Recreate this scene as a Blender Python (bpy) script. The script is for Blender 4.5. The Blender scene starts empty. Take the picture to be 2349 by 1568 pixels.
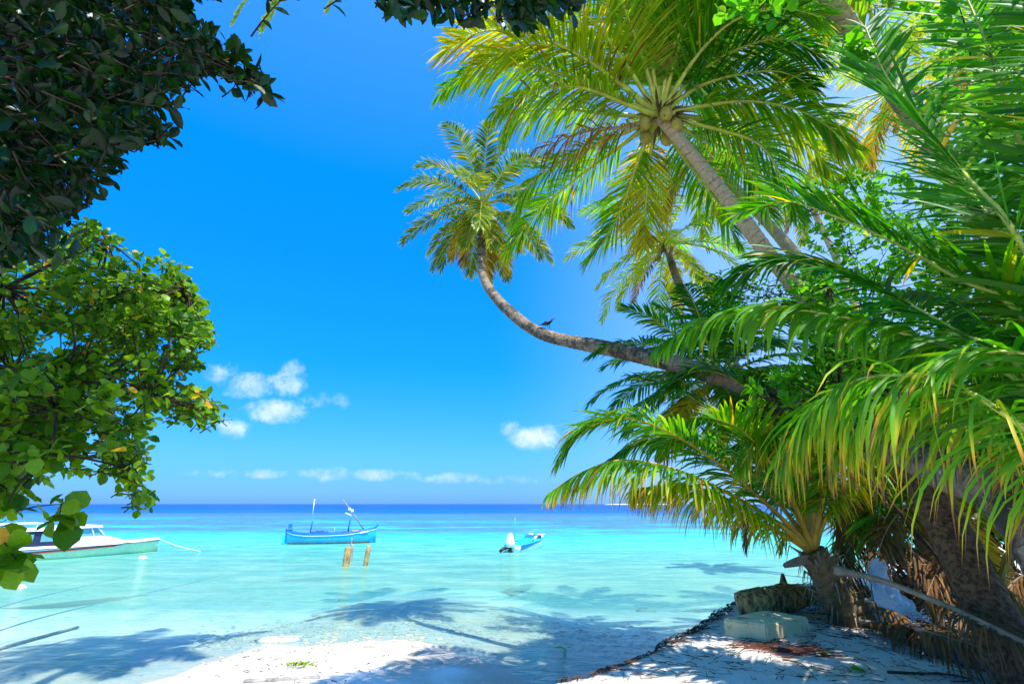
import bpy, math, random
import numpy as np
from mathutils import Vector, Matrix
random.seed(7); rng = np.random.default_rng(11)
C = bpy.context.scene.collection
R = math.radians

# ------------------------------------------------------------------ camera, world, sun, exposure
EYE = np.array([0, 0, 2.8]); PITCH = R(17.53); FP = 1174.5
CT, ST = math.cos(PITCH), math.sin(PITCH)
cam = bpy.data.cameras.new('camera'); cam.sensor_width = 36; cam.lens = 18; cam.clip_end = 20000; cam.clip_start = .05
co = bpy.data.objects.new('camera', cam); C.objects.link(co)
co.location = EYE; co.rotation_euler = (math.pi/2 + PITCH, 0, 0)
sc = bpy.context.scene; sc.camera = co
sc.view_settings.view_transform = 'Standard'; sc.view_settings.look = 'None'
sc.view_settings.exposure = 0.75; sc.view_settings.gamma = 1
sc.cycles.max_bounces = 10; sc.cycles.transparent_max_bounces = 16
sc.cycles.diffuse_bounces = 2; sc.cycles.transmission_bounces = 6; sc.cycles.glossy_bounces = 3

def ray(u, v):
    a = (u-1174.5)/FP; b = (784-v)/FP
    return np.array([a, CT - b*ST, ST + b*CT])
def P(u, v, Y):
    d = ray(u, v); return EYE + d*(Y/d[1])
def G(u, v, z=0.0):
    d = ray(u, v); return EYE + d*((z-EYE[2])/d[2])
def project(p):
    p = np.atleast_2d(p) - EYE
    f = p[:, 1]*CT + p[:, 2]*ST; up = -p[:, 1]*ST + p[:, 2]*CT
    f = np.where(f < .01, .01, f)
    return np.stack([1174.5 + FP*p[:, 0]/f, 784 - FP*up/f], 1)

SUN = Vector((.24, -.36, 1)).normalized()
sun = bpy.data.lights.new('sun', 'SUN'); sun.energy = 5.0; sun.angle = R(.55); sun.color = (1, .95, .86)
so = bpy.data.objects.new('sun', sun); C.objects.link(so)
so.rotation_euler = SUN.to_track_quat('Z', 'Y').to_euler()

class NT:
    """small helper for node graphs"""
    def __init__(s, tree): s.t = tree; s.n = tree.nodes; s.l = tree.links
    def new(s, kind, **kw):
        n = s.n.new(kind)
        for k, v in kw.items():
            if k in ('inp',):
                for kk, vv in v.items():
                    if isinstance(vv, bpy.types.NodeSocket): s.l.new(vv, n.inputs[kk])
                    else: n.inputs[kk].default_value = vv
            else: setattr(n, k, v)
        return n
    def math(s, op, a, b=0.0, c=0.0, clamp=False):
        n = s.new('ShaderNodeMath', operation=op, use_clamp=clamp)
        for i, v in enumerate((a, b, c)):
            if isinstance(v, bpy.types.NodeSocket): s.l.new(v, n.inputs[i])
            else: n.inputs[i].default_value = v
        return n.outputs[0]
    def mix(s, f, a, b, kind='MIX'):
        n = s.new('ShaderNodeMix', data_type='RGBA', blend_type=kind)
        for i, v in ((0, f), (6, a), (7, b)):
            if isinstance(v, bpy.types.NodeSocket): s.l.new(v, n.inputs[i])
            else: n.inputs[i].default_value = (*v, 1) if isinstance(v, tuple) and len(v) == 3 else v
        return n.outputs[2]
    def ramp(s, f, stops, interp='LINEAR'):
        n = s.new('ShaderNodeValToRGB'); n.color_ramp.interpolation = interp
        e = n.color_ramp.elements
        while len(e) < len(stops): e.new(.5)
        for i, (p, c) in enumerate(stops): e[i].position = p; e[i].color = (*c, 1) if len(c) == 3 else c
        s.l.new(f, n.inputs[0]); return n.outputs[0]
    def maprange(s, v, a, b, c=0., d=1., kind='SMOOTHSTEP'):
        n = s.new('ShaderNodeMapRange', interpolation_type=kind)
        s.l.new(v, n.inputs[0])
        for i, x in enumerate((a, b, c, d)): n.inputs[1+i].default_value = x
        return n.outputs[0]
    def noise(s, vec, scale, detail=4, rough=.5, dist=0):
        n = s.new('ShaderNodeTexNoise'); n.inputs['Scale'].default_value = scale
        n.inputs['Detail'].default_value = detail; n.inputs['Roughness'].default_value = rough
        n.inputs['Distortion'].default_value = dist
        if vec is not None: s.l.new(vec, n.inputs['Vector'])
        return n.outputs[0]
    def mapping(s, vec, scale=(1, 1, 1), rot=(0, 0, 0), loc=(0, 0, 0)):
        n = s.new('ShaderNodeMapping'); s.l.new(vec, n.inputs[0])
        n.inputs['Scale'].default_value = scale; n.inputs['Rotation'].default_value = rot; n.inputs['Location'].default_value = loc
        return n.outputs[0]

w = bpy.data.worlds.new('World'); sc.world = w; w.use_nodes = True
t = NT(w.node_tree); w.node_tree.nodes.clear()
sky = t.new('ShaderNodeTexSky', sky_type='NISHITA'); sky.sun_disc = False
sky.sun_elevation = math.asin(SUN.z); sky.sun_rotation = math.atan2(SUN.x, SUN.y)
sky.air_density = 1.0; sky.dust_density = .6; sky.ozone_density = 2.0
tc = t.new('ShaderNodeTexCoord').outputs['Generated']
sx = t.new('ShaderNodeSeparateXYZ'); t.l.new(tc, sx.inputs[0])
el = t.math('MAXIMUM', sx.outputs[2], 0.0)
tint = t.ramp(el, [(0, (.27, .70, 1.85)), (.03, (.24, .66, 1.65)), (.08, (.22, .74, 1.6)), (.25, (.04, .92, 2.1)), (.56, (.008, 1.28, 2.7)), (.76, (.38, 1.6, 3.0))])
col = t.mix(1.0, sky.outputs[0], tint, 'MULTIPLY')
# paler, hazier air towards the right-hand side, where the land and the sun lie
hz = t.maprange(sx.outputs[0], -.05, .55)
hz = t.math('MULTIPLY', hz, t.maprange(sx.outputs[1], -.2, .4))
col = t.mix(t.math('MULTIPLY', hz, .72), col, (3.2, 5.2, 8.6))
# a few fair-weather clouds fixed by direction in the sky
yy = t.math('MAXIMUM', sx.outputs[1], .05)
cx = t.math('DIVIDE', sx.outputs[0], yy); cz = t.math('DIVIDE', sx.outputs[2], yy)
cv = t.new('ShaderNodeCombineXYZ'); t.l.new(cx, cv.inputs[0]); t.l.new(cz, cv.inputs[1])
n1 = t.noise(cv.outputs[0], 13, 9, .62); n2 = t.noise(t.mapping(cv.outputs[0], (1, 1, 1), loc=(3, 1, 0)), 26, 5, .65)
mask = None
for (u, v, ru, rv, s) in ((630, 942, 100, 36, 1.1), (570, 885, 85, 40, .8), (505, 852, 60, 34, .6), (668, 868, 56, 58, .85), (735, 920, 85, 30, .55),
                          (538, 980, 55, 32, .7), (1235, 1003, 85, 40, 1.1), (1180, 985, 50, 30, .5), (755, 1087, 75, 24, .5),
                          (880, 1090, 150, 19, .62), (1030, 1095, 95, 18, .58), (580, 1086, 200, 15, .52), (1190, 1100, 140, 16, .46)):
    d = ray(u, v); d2 = ray(u+ru, v); d3 = ray(u, v-rv)
    X, Z = d[0]/d[1], d[2]/d[1]; rx = abs(d2[0]/d2[1]-X); rz = abs(d3[2]/d3[1]-Z)
    a = t.math('DIVIDE', t.math('SUBTRACT', cx, float(X)), float(rx)); b = t.math('DIVIDE', t.math('SUBTRACT', cz, float(Z)), float(rz))
    r = t.math('ADD', t.math('MULTIPLY', a, a), t.math('MULTIPLY', b, b))
    m = t.math('MULTIPLY', t.math('SUBTRACT', 1.0, r, clamp=True), s)
    mask = m if mask is None else t.math('MAXIMUM', mask, m)
nn = t.math('ADD', t.math('MULTIPLY', n1, 1.0), t.math('MULTIPLY', n2, .45))
cm = t.math('SUBTRACT', t.math('ADD', mask, t.math('MULTIPLY', t.math('SUBTRACT', nn, .72), 2.4)), .20)
cm = t.math('MULTIPLY', t.maprange(cm, .0, 1.0), t.math('GREATER_THAN', mask, .001))
cm = t.math('MULTIPLY', cm, t.maprange(mask, 0, .35))
cm = t.math('MULTIPLY', cm, .8)
ccol = t.mix(t.maprange(t.noise(t.mapping(cv.outputs[0], loc=(0, .018, 0)), 13, 9, .62), .36, .6), (7.6, 8.6, 9.6), (4.6, 6.0, 8.6))
col = t.mix(cm, col, ccol)
bg = t.new('ShaderNodeBackground'); bg.inputs[1].default_value = .092; t.l.new(col, bg.inputs[0])
wo = t.new('ShaderNodeOutputWorld'); t.l.new(bg.outputs[0], wo.inputs[0])

# ------------------------------------------------------------------ object helpers
def tag(o, label=None, cat=None, group=None, kind=None):
    if label: o['label'] = label
    if cat: o['category'] = cat
    if group: o['group'] = group
    if kind: o['kind'] = kind
    return o
def empty(name, loc, rz=0, label=None, cat=None, group=None):
    o = bpy.data.objects.new(name, None); C.objects.link(o); o.location = [float(x) for x in loc]; o.rotation_euler = (0, 0, rz)
    o.empty_display_size = .1
    return tag(o, label, cat, group)

class MB:
    """collects geometry; build() links it as ONE mesh object"""
    def __init__(s): s.v = []; s.f = []; s.m = []; s.a = []; s.r = []; s.n = 0; s.sm = []
    def add(s, verts, faces, mat=0, a=0.0, r=0.0, smooth=True):
        verts = np.asarray(verts, float).reshape(-1, 3); k = len(verts)
        s.v.append(verts); s.a.append(np.broadcast_to(np.asarray(a, float), (k,))); s.r.append(np.broadcast_to(np.asarray(r, float), (k,)))
        o = s.n
        if isinstance(faces, np.ndarray): faces = (faces + o).tolist()
        else: faces = [[i+o for i in f] for f in faces]
        s.f += faces; s.m += [mat]*len(faces); s.sm += [smooth]*len(faces); s.n += k
        return s
    def box(s, c, size, mat=0, rot=None, bev=.0, a=0., taper=1.0):
        sx_, sy_, sz_ = [x/2 for x in size]
        b = min(bev, sx_*.9, sy_*.9, sz_*.9)
        vs = []; 
        if b <= 0:
            vs = [(x*sx_, y*sy_, z*sz_) for z in (-1, 1) for y in (-1, 1) for x in (-1, 1)]
            fs = [(0, 2, 3, 1), (4, 5, 7, 6), (0, 1, 5, 4), (2, 6, 7, 3), (0, 4, 6, 2), (1, 3, 7, 5)]
            vs = np.array(vs)
        else:
            # chamfered box: rings
            def ring(ix, iy, z):
                return [(ix, -iy+b, z), (ix, iy-b, z), (ix-b, iy, z), (-ix+b, iy, z), (-ix, iy-b, z), (-ix, -iy+b, z), (-ix+b, -iy, z), (ix-b, -iy, z)]
            L = [ring(sx_-b*.7, sy_-b*.7, -sz_), ring(sx_, sy_, -sz_+b), ring(sx_, sy_, sz_-b), ring(sx_-b*.7, sy_-b*.7, sz_)]
            vs = np.array([p for l in L for p in l]); fs = []
            for i in range(3):
                for j in range(8):
                    k = (j+1) % 8; fs.append((i*8+j, i*8+k, i*8+8+k, i*8+8+j))
            fs.append(tuple(range(7, -1, -1))); fs.append(tuple(range(24, 32)))
        vs = vs.astype(float)
        if taper != 1.0:
            tz = (vs[:, 2]+sz_)/(2*sz_); vs[:, :2] *= (1+(taper-1)*tz)[:, None]
        if rot is not None: vs = vs @ np.array(rot.to_3x3() if hasattr(rot, 'to_3x3') else rot).T
        return s.add(vs + np.array(c, float), fs, mat, a, smooth=False)
    def tube(s, pts, rad, sides=10, mat=0, cap=True, a=0., attr_len=False, flat=1.0, rvar=0., r=0.):
        pts = np.asarray(pts, float); n = len(pts); rad = np.broadcast_to(np.asarray(rad, float), (n,))
        T = np.gradient(pts, axis=0); T /= np.linalg.norm(T, axis=1)[:, None]+1e-12
        ref = np.array([0, 0, 1.]) if abs(T[:, 2]).mean() < .9 else np.array([1., 0, 0])
        U = ref - T[0]*(ref@T[0]); U /= np.linalg.norm(U)
        vs = np.zeros((n, sides, 3)); ang = np.arange(sides)*2*math.pi/sides
        L = 0; la = np.zeros(n)
        for i in range(n):
            U = U - T[i]*(U@T[i]); U /= np.linalg.norm(U); W = np.cross(T[i], U)
            if i: L += np.linalg.norm(pts[i]-pts[i-1])
            la[i] = L
            rr = rad[i]*(1+rvar*rng.normal(size=sides)) if rvar else rad[i]
            vs[i] = pts[i] + (np.cos(ang)*rr)[:, None]*U*flat + (np.sin(ang)*rr)[:, None]*W if not np.isscalar(rr) else pts[i] + rr*(np.cos(ang)[:, None]*U*flat + np.sin(ang)[:, None]*W)
        i, j = np.meshgrid(np.arange(n-1), np.arange(sides), indexing='ij'); k = (j+1) % sides
        f = np.stack([i*sides+j, i*sides+k, (i+1)*sides+k, (i+1)*sides+j], -1).reshape(-1, 4)
        aa = np.repeat(la, sides) if attr_len else a
        o = s.n
        s.add(vs.reshape(-1, 3), f, mat, aa, r)
        if cap:
            s.f += [[o+q for q in range(sides-1, -1, -1)], [o+(n-1)*sides+q for q in range(sides)]]; s.m += [mat]*2; s.sm += [False]*2
        return s
    def ball(s, c, r, mat=0, nu=12, nv=8, noise=0., a=0.):
        r = np.broadcast_to(np.asarray(r, float), (3,)); vs = []; fs = []
        for i in range(nv+1):
            th = math.pi*i/nv
            for j in range(nu):
                ph = 2*math.pi*j/nu; k = 1+noise*random.uniform(-1, 1)
                vs.append((math.sin(th)*math.cos(ph)*k, math.sin(th)*math.sin(ph)*k, math.cos(th)*k))
        for i in range(nv):
            for j in range(nu):
                k = (j+1) % nu; fs.append((i*nu+j, (i+1)*nu+j, (i+1)*nu+k, i*nu+k))
        return s.add(np.array(vs)*r+np.array(c, float), fs, mat, a)
    def build(s, name, mats, parent=None, rel=False):
        v = np.concatenate(s.v)
        if parent is not None and not rel:
            # geometry given in world space: express it in the parent's frame
            M = Matrix.Translation(parent_loc(parent)) @ Matrix.Rotation(parent_rz(parent), 4, 'Z')
            Mi = np.array(M.inverted()); v = v @ Mi[:3, :3].T + Mi[:3, 3]
        me = bpy.data.meshes.new(name); me.from_pydata(v.tolist(), [], s.f)
        for m in (mats if isinstance(mats, (list, tuple)) else [mats]): me.materials.append(m)
        me.polygons.foreach_set('material_index', s.m); me.polygons.foreach_set('use_smooth', s.sm)
        at = me.attributes.new('age', 'FLOAT', 'POINT'); at.data.foreach_set('value', np.concatenate(s.a).astype(np.float32))
        at = me.attributes.new('rnd', 'FLOAT', 'POINT'); at.data.foreach_set('value', np.concatenate(s.r).astype(np.float32))
        me.update()
        o = bpy.data.objects.new(name, me); C.objects.link(o)
        if parent is not None: o.parent = parent
        return o
def parent_loc(p):
    l = Vector((0, 0, 0)); q = p
    while q is not None: l = l + Vector(q.location); q = q.parent
    return l
def parent_rz(p):
    r = 0; q = p
    while q is not None: r += q.rotation_euler[2]; q = q.parent
    return r

def catmull(pts, n):
    pts = [np.array(p, float) for p in pts]
    if len(pts) == 2: return np.array([pts[0]+(pts[1]-pts[0])*i/(n-1) for i in range(n)])
    p = [2*pts[0]-pts[1]] + pts + [2*pts[-1]-pts[-2]]; out = []
    m = 24
    for i in range(1, len(p)-2):
        for k in range(m):
            x = k/m; out.append(.5*((2*p[i]) + (-p[i-1]+p[i+1])*x + (2*p[i-1]-5*p[i]+4*p[i+1]-p[i+2])*x*x + (-p[i-1]+3*p[i]-3*p[i+1]+p[i+2])*x**3))
    out.append(p[-2]); out = np.array(out)
    s = np.r_[0, np.cumsum(np.linalg.norm(np.diff(out, axis=0), axis=1))]
    q = np.linspace(0, s[-1], n)
    return np.stack([np.interp(q, s, out[:, i]) for i in range(3)], 1)

# ------------------------------------------------------------------ materials
def mat(name):
    m = bpy.data.materials.new(name); m.use_nodes = True; m.node_tree.nodes.clear()
    return m, NT(m.node_tree)
def finish(m, t, sh, disp=None):
    o = t.new('ShaderNodeOutputMaterial'); t.l.new(sh, o.inputs[0]); return m
def principled(t, col, rough=.5, spec=.5, normal=None, metal=0.):
    p = t.new('ShaderNodeBsdfPrincipled')
    for k, v in (('Base Color', col), ('Roughness', rough), ('Specular IOR Level', spec), ('Metallic', metal)):
        if isinstance(v, bpy.types.NodeSocket): t.l.new(v, p.inputs[k])
        else: p.inputs[k].default_value = (*v, 1) if isinstance(v, tuple) else v
    if normal is not None: t.l.new(normal, p.inputs['Normal'])
    return p.outputs[0]
def bump(t, h, strength=.5, dist=.05):
    b = t.new('ShaderNodeBump'); b.inputs['Strength'].default_value = strength; b.inputs['Distance'].default_value = dist
    t.l.new(h, b.inputs['Height']); return b.outputs[0]
def objco(t): return t.new('ShaderNodeTexCoord').outputs['Object']
def wpos(t): return t.new('ShaderNodeNewGeometry').outputs['Position']
def attr(t, n): return t.new('ShaderNodeAttribute', attribute_name=n).outputs['Fac']

def paint(name, col, rough=.45, var=.12, spec=.5, dirt=None, scale=6, metal=0., bumpy=.1):
    m, t = mat(name); oc = objco(t)
    n = t.noise(oc, scale, 6, .6)
    c = t.mix(t.maprange(n, .3, .75), tuple(x*(1-var) for x in col), tuple(min(1, x*(1+var)) for x in col))
    if dirt:
        n2 = t.noise(t.mapping(oc, (1, 1, .35)), scale*1.7, 6, .7)
        c = t.mix(t.maprange(n2, .52, .68), c, dirt)
    nb = bump(t, t.noise(oc, scale*6, 4, .6), bumpy, .02)
    return finish(m, t, principled(t, c, rough, spec, nb, metal))

def palm_leaf(name, young=(.026, .19, .004), mid=(.12, .34, .004), trans=.5, rough=.42, tcol=(2.2, 1.8, .3)):
    m, t = mat(name)
    a = attr(t, 'age'); r = attr(t, 'rnd')
    nz = t.noise(wpos(t), 1.3, 2, .5)
    aa = t.math('ADD', a, t.math('MULTIPLY', t.math('SUBTRACT', nz, .5), .22), clamp=True)
    c = t.ramp(aa, [(0, young), (.22, mid), (.48, (.40, .42, .012)), (.66, (.55, .33, .02)), (.82, (.24, .11, .03)), (1, (.13, .085, .045))])
    c = t.mix(1.0, c, t.ramp(r, [(0, (.62, .66, .7)), (1, (1.35, 1.3, 1.2))]), 'MULTIPLY')
    p = principled(t, c, rough, .32)
    tr = t.new('ShaderNodeBsdfTranslucent'); t.l.new(t.mix(1.0, c, tcol, 'MULTIPLY'), tr.inputs[0])
    mx = t.new('ShaderNodeMixShader'); mx.inputs[0].default_value = trans
    t.l.new(p, mx.inputs[1]); t.l.new(tr.outputs[0], mx.inputs[2])
    return finish(m, t, mx.outputs[0])

def broad_leaf(name, dark, light, trans=.4, rough=.35, old=(.45, .38, .03), spec=.35, oldat=.975, tcol=(1.9, 1.6, .4)):
    m, t = mat(name)
    a = attr(t, 'age'); r = attr(t, 'rnd')
    c = t.mix(r, dark, light)
    c = t.mix(t.maprange(a, oldat, oldat+.02), c, old)
    nz = t.noise(wpos(t), 38, 3, .6)
    c = t.mix(1.0, c, t.ramp(nz, [(.25, (.8, .82, .8)), (.7, (1.15, 1.12, 1.1))]), 'MULTIPLY')
    p = principled(t, c, rough, spec)
    tr = t.new('ShaderNodeBsdfTranslucent'); t.l.new(t.mix(1.0, c, tcol, 'MULTIPLY'), tr.inputs[0])
    mx = t.new('ShaderNodeMixShader'); mx.inputs[0].default_value = trans
    t.l.new(p, mx.inputs[1]); t.l.new(tr.outputs[0], mx.inputs[2])
    return finish(m, t, mx.outputs[0])

def palm_bark(name, light=(.42, .35, .25), dark=(.07, .045, .03), moss=None, freq=6.5, low=0):
    m, t = mat(name)
    s = attr(t, 'age'); wp = wpos(t)
    nz = t.noise(wp, 3.5, 5, .6); nf = t.noise(wp, 22, 6, .7)
    nl = t.noise(wp, 1.1, 2, .5); ns = t.noise(wp, 40, 3, .6)
    ph = t.math('ADD', t.math('ADD', t.math('MULTIPLY', s, freq), t.math('MULTIPLY', nl, 4.0)), t.math('ADD', t.math('MULTIPLY', nz, .8), t.math('MULTIPLY', ns, .12)))
    saw = t.math('FRACT', ph)
    ringm = t.math('MULTIPLY', t.math('SUBTRACT', 1.0, t.maprange(saw, 0, .22)), t.maprange(t.noise(wp, 6, 3, .6), .35, .6))
    vn = t.noise(t.mapping(wp, (1, 1, .2)), 30, 5, .7)
    c = t.mix(t.maprange(nf, .35, .7), tuple(x*.72 for x in light), light)
    c = t.mix(t.math('MULTIPLY', ringm, .75), c, dark)
    c = t.mix(t.maprange(vn, .55, .75), c, dark)
    if low: c = t.mix(t.maprange(s, low+1.8, low-.6), c, t.mix(t.maprange(nf, .35, .65), (.035, .022, .012), (.17, .10, .045)))  # darker brown towards the foot of the trunk
    if moss:
        k = t.noise(wp, 2.4, 6, .75)
        c = t.mix(t.maprange(k, .44, .60), c, moss)
        k2 = t.noise(wp, 9, 5, .7)
        c = t.mix(t.maprange(k2, .62, .70), c, (.5, .5, .4))
        k3 = t.noise(t.mapping(wp, loc=(5, 2, 8)), 4, 5, .7)
        c = t.mix(t.maprange(k3, .60, .70), c, (.36, .2, .05))
    h = t.math('ADD', t.math('MULTIPLY', saw, .6), t.math('MULTIPLY', nf, .5))
    return finish(m, t, principled(t, c, .85, .2, bump(t, h, .7, .03)))

def bark(name, c1=(.16, .11, .07), c2=(.05, .035, .025)):
    m, t = mat(name); oc = wpos(t)
    n = t.noise(t.mapping(oc, (1, 1, .4)), 14, 6, .7)
    return finish(m, t, principled(t, t.mix(t.maprange(n, .35, .65), c2, c1), .85, .2, bump(t, n, .6, .03)))

def sand_mat():
    m, t = mat('coral_sand'); wp = wpos(t)
    sp = t.new('ShaderNodeSeparateXYZ'); t.l.new(wp, sp.inputs[0]); z = sp.outputs[2]
    fine = t.noise(wp, 160, 3, .7); mid = t.noise(wp, 14, 6, .65); big = t.noise(wp, 1.2, 4, .55)
    c = t.mix(t.maprange(fine, .3, .7), (.66, .60, .50), (.84, .79, .69))
    c = t.mix(t.maprange(big, .4, .7), c, (.80, .77, .70))
    # specks of shell, root and coral rubble on the dry bank
    vo = t.new('ShaderNodeTexVoronoi', feature='F1'); vo.inputs['Scale'].default_value = 26; t.l.new(wp, vo.inputs['Vector'])
    sp1 = t.math('LESS_THAN', vo.outputs['Distance'], t.math('MULTIPLY', mid, .34))
    c = t.mix(t.math('MULTIPLY', t.math('MULTIPLY', sp1, t.maprange(mid, .5, .62)), t.maprange(z, .7, 1.1)), c, (.20, .16, .12))
    # sea bed: pale sand with patches of rubble and weed
    uw = t.maprange(z, -.02, -.16)
    pb = t.noise(t.mapping(wp, (.7, 1.5, 1)), 1.7, 7, .72)
    c = t.mix(t.math('MULTIPLY', t.maprange(pb, .52, .66), t.math('MULTIPLY', uw, .42)), c, (.42, .37, .18))
    pb2 = t.noise(t.mapping(wp, (.5, 1.6, 1), loc=(9, 4, 0)), 3.2, 6, .72)
    c = t.mix(t.math('MULTIPLY', t.maprange(pb2, .56, .66), t.math('MULTIPLY', uw, .6)), c, (.22, .24, .22))
    c = t.mix(t.math('MULTIPLY', t.maprange(t.noise(wp, .9, 4, .6), .5, .7), t.math('MULTIPLY', uw, .35)), c, (.75, .72, .35))
    wet = t.math('MULTIPLY', t.maprange(t.math('ADD', z, t.math('MULTIPLY', big, .05)), .085, .05), t.maprange(z, -.6, -.1))
    c = t.mix(t.math('MULTIPLY', wet, .8), c, t.mix(1.0, c, (.62, .58, .52), 'MULTIPLY'))
    h = t.math('ADD', t.math('MULTIPLY', mid, 1.0), t.math('MULTIPLY', fine, .25))
    return finish(m, t, principled(t, c, .9, .15, bump(t, h, .75, .06)))

def water_mat():
    m, t = mat('lagoon_water'); wp = wpos(t)
    sp = t.new('ShaderNodeSeparateXYZ'); t.l.new(wp, sp.inputs[0]); X, Y = sp.outputs[0], sp.outputs[1]
    warp = t.math('SUBTRACT', t.noise(t.mapping(wp, (.010, .02, 1)), 1.0, 4, .6), .5)
    wide = t.math('ADD', Y, t.math('MULTIPLY', warp, t.math('MULTIPLY', Y, .55)))
    wide = t.math('ADD', wide, t.math('MULTIPLY', X, .06))
    lg = t.math('LOGARITHM', t.math('MAXIMUM', wide, 5.0), 10.0)      # .7 .. 4
    f = t.maprange(lg, 1.0, 2.6, 0, 1, 'LINEAR')
    deep = t.ramp(f, [(0, (.46, .70, .44)), (.16, (.36, .68, .42)), (.30, (.17, .62, .46)), (.44, (.045, .54, .47)), (.58, (.02, .43, .43)),
                      (.68, (.01, .32, .42)), (.745, (.0, .115, .36)), (1, (.0, .06, .25))])
    # reef flats: dull violet-brown streaks
    rf = t.noise(t.mapping(wp, (.022, .060, 1), loc=(.3, .2, 0)), 1.0, 8, .72)
    rs = t.noise(t.mapping(wp, (.2, .8, 1)), 1.0, 6, .7)
    band = t.math('MULTIPLY', t.maprange(f, .40, .50), t.math('SUBTRACT', 1.0, t.maprange(f, .74, .79)))
    reef = t.math('MULTIPLY', t.math('MULTIPLY', t.maprange(t.math('ADD', t.math('MULTIPLY', rf, .7), t.math('MULTIPLY', rs, .3)), .43, .49), band), .85)
    deep = t.mix(reef, deep, (.07, .15, .20))
    # light and dark of the ripples painted into the surface colour
    rp = t.noise(t.mapping(wp, (.30, .75, 1)), 1.0, 12, .82)
    deep = t.mix(1.0, deep, t.ramp(rp, [(.34, (.38, .64, .74)), (.5, (1, 1, 1)), (.66, (2.0, 1.35, 1.2))]), 'MULTIPLY')
    dif = t.new('ShaderNodeBsdfDiffuse'); t.l.new(deep, dif.inputs[0])
    tr = t.new('ShaderNodeBsdfTransparent')
    tcol = t.ramp(f, [(0, (.86, .97, .985)), (.10, (.79, .97, .965)), (.3, (.42, .93, .93)), (.5, (.1, .8, .9))])
    r2 = t.noise(t.mapping(wp, (.9, 2.4, 1), rot=(0, 0, .1)), 1.5, 9, .75, .5)
    tcol = t.mix(1.0, tcol, t.ramp(r2, [(.36, (.66, .88, .92)), (.5, (.95, .985, .98)), (.64, (1.0, 1.0, .94))]), 'MULTIPLY')  # ripple light painted into the water's tint
    t.l.new(tcol, tr.inputs[0])
    body = t.new('ShaderNodeMixShader')
    op = t.ramp(f, [(0, (.0,)*3), (.07, (.06,)*3), (.18, (.34,)*3), (.32, (.62,)*3), (.48, (1,)*3)])
    t.l.new(op, body.inputs[0]); t.l.new(tr.outputs[0], body.inputs[1]); t.l.new(dif.outputs[0], body.inputs[2])
    w1 = t.noise(t.mapping(wp, (.8, 2.2, 1), rot=(0, 0, .15)), 1.6, 5, .6, .4)
    w2 = t.noise(t.mapping(wp, (.12, .35, 1)), 1.0, 5, .6)
    w3 = t.noise(t.mapping(wp, (2.2, 5.5, 1), rot=(0, 0, -.2)), 1.7, 3, .6)
    h = t.math('ADD', t.math('ADD', t.math('MULTIPLY', w1, .5), t.math('MULTIPLY', w2, 1.2)), t.math('MULTIPLY', w3, .16))
    nb = bump(t, h, .9, .22)
    gl = t.new('ShaderNodeBsdfGlossy'); gl.inputs['Roughness'].default_value = .06; t.l.new(nb, gl.inputs['Normal'])
    fr = t.new('ShaderNodeFresnel'); fr.inputs[0].default_value = 1.33; t.l.new(nb, fr.inputs['Normal'])
    ff = t.math('MINIMUM', t.math('MULTIPLY', fr.outputs[0], .75), .42)
    mx = t.new('ShaderNodeMixShader'); t.l.new(ff, mx.inputs[0]); t.l.new(body.outputs[0], mx.inputs[1]); t.l.new(gl.outputs[0], mx.inputs[2])
    return finish(m, t, mx.outputs[0])

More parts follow.
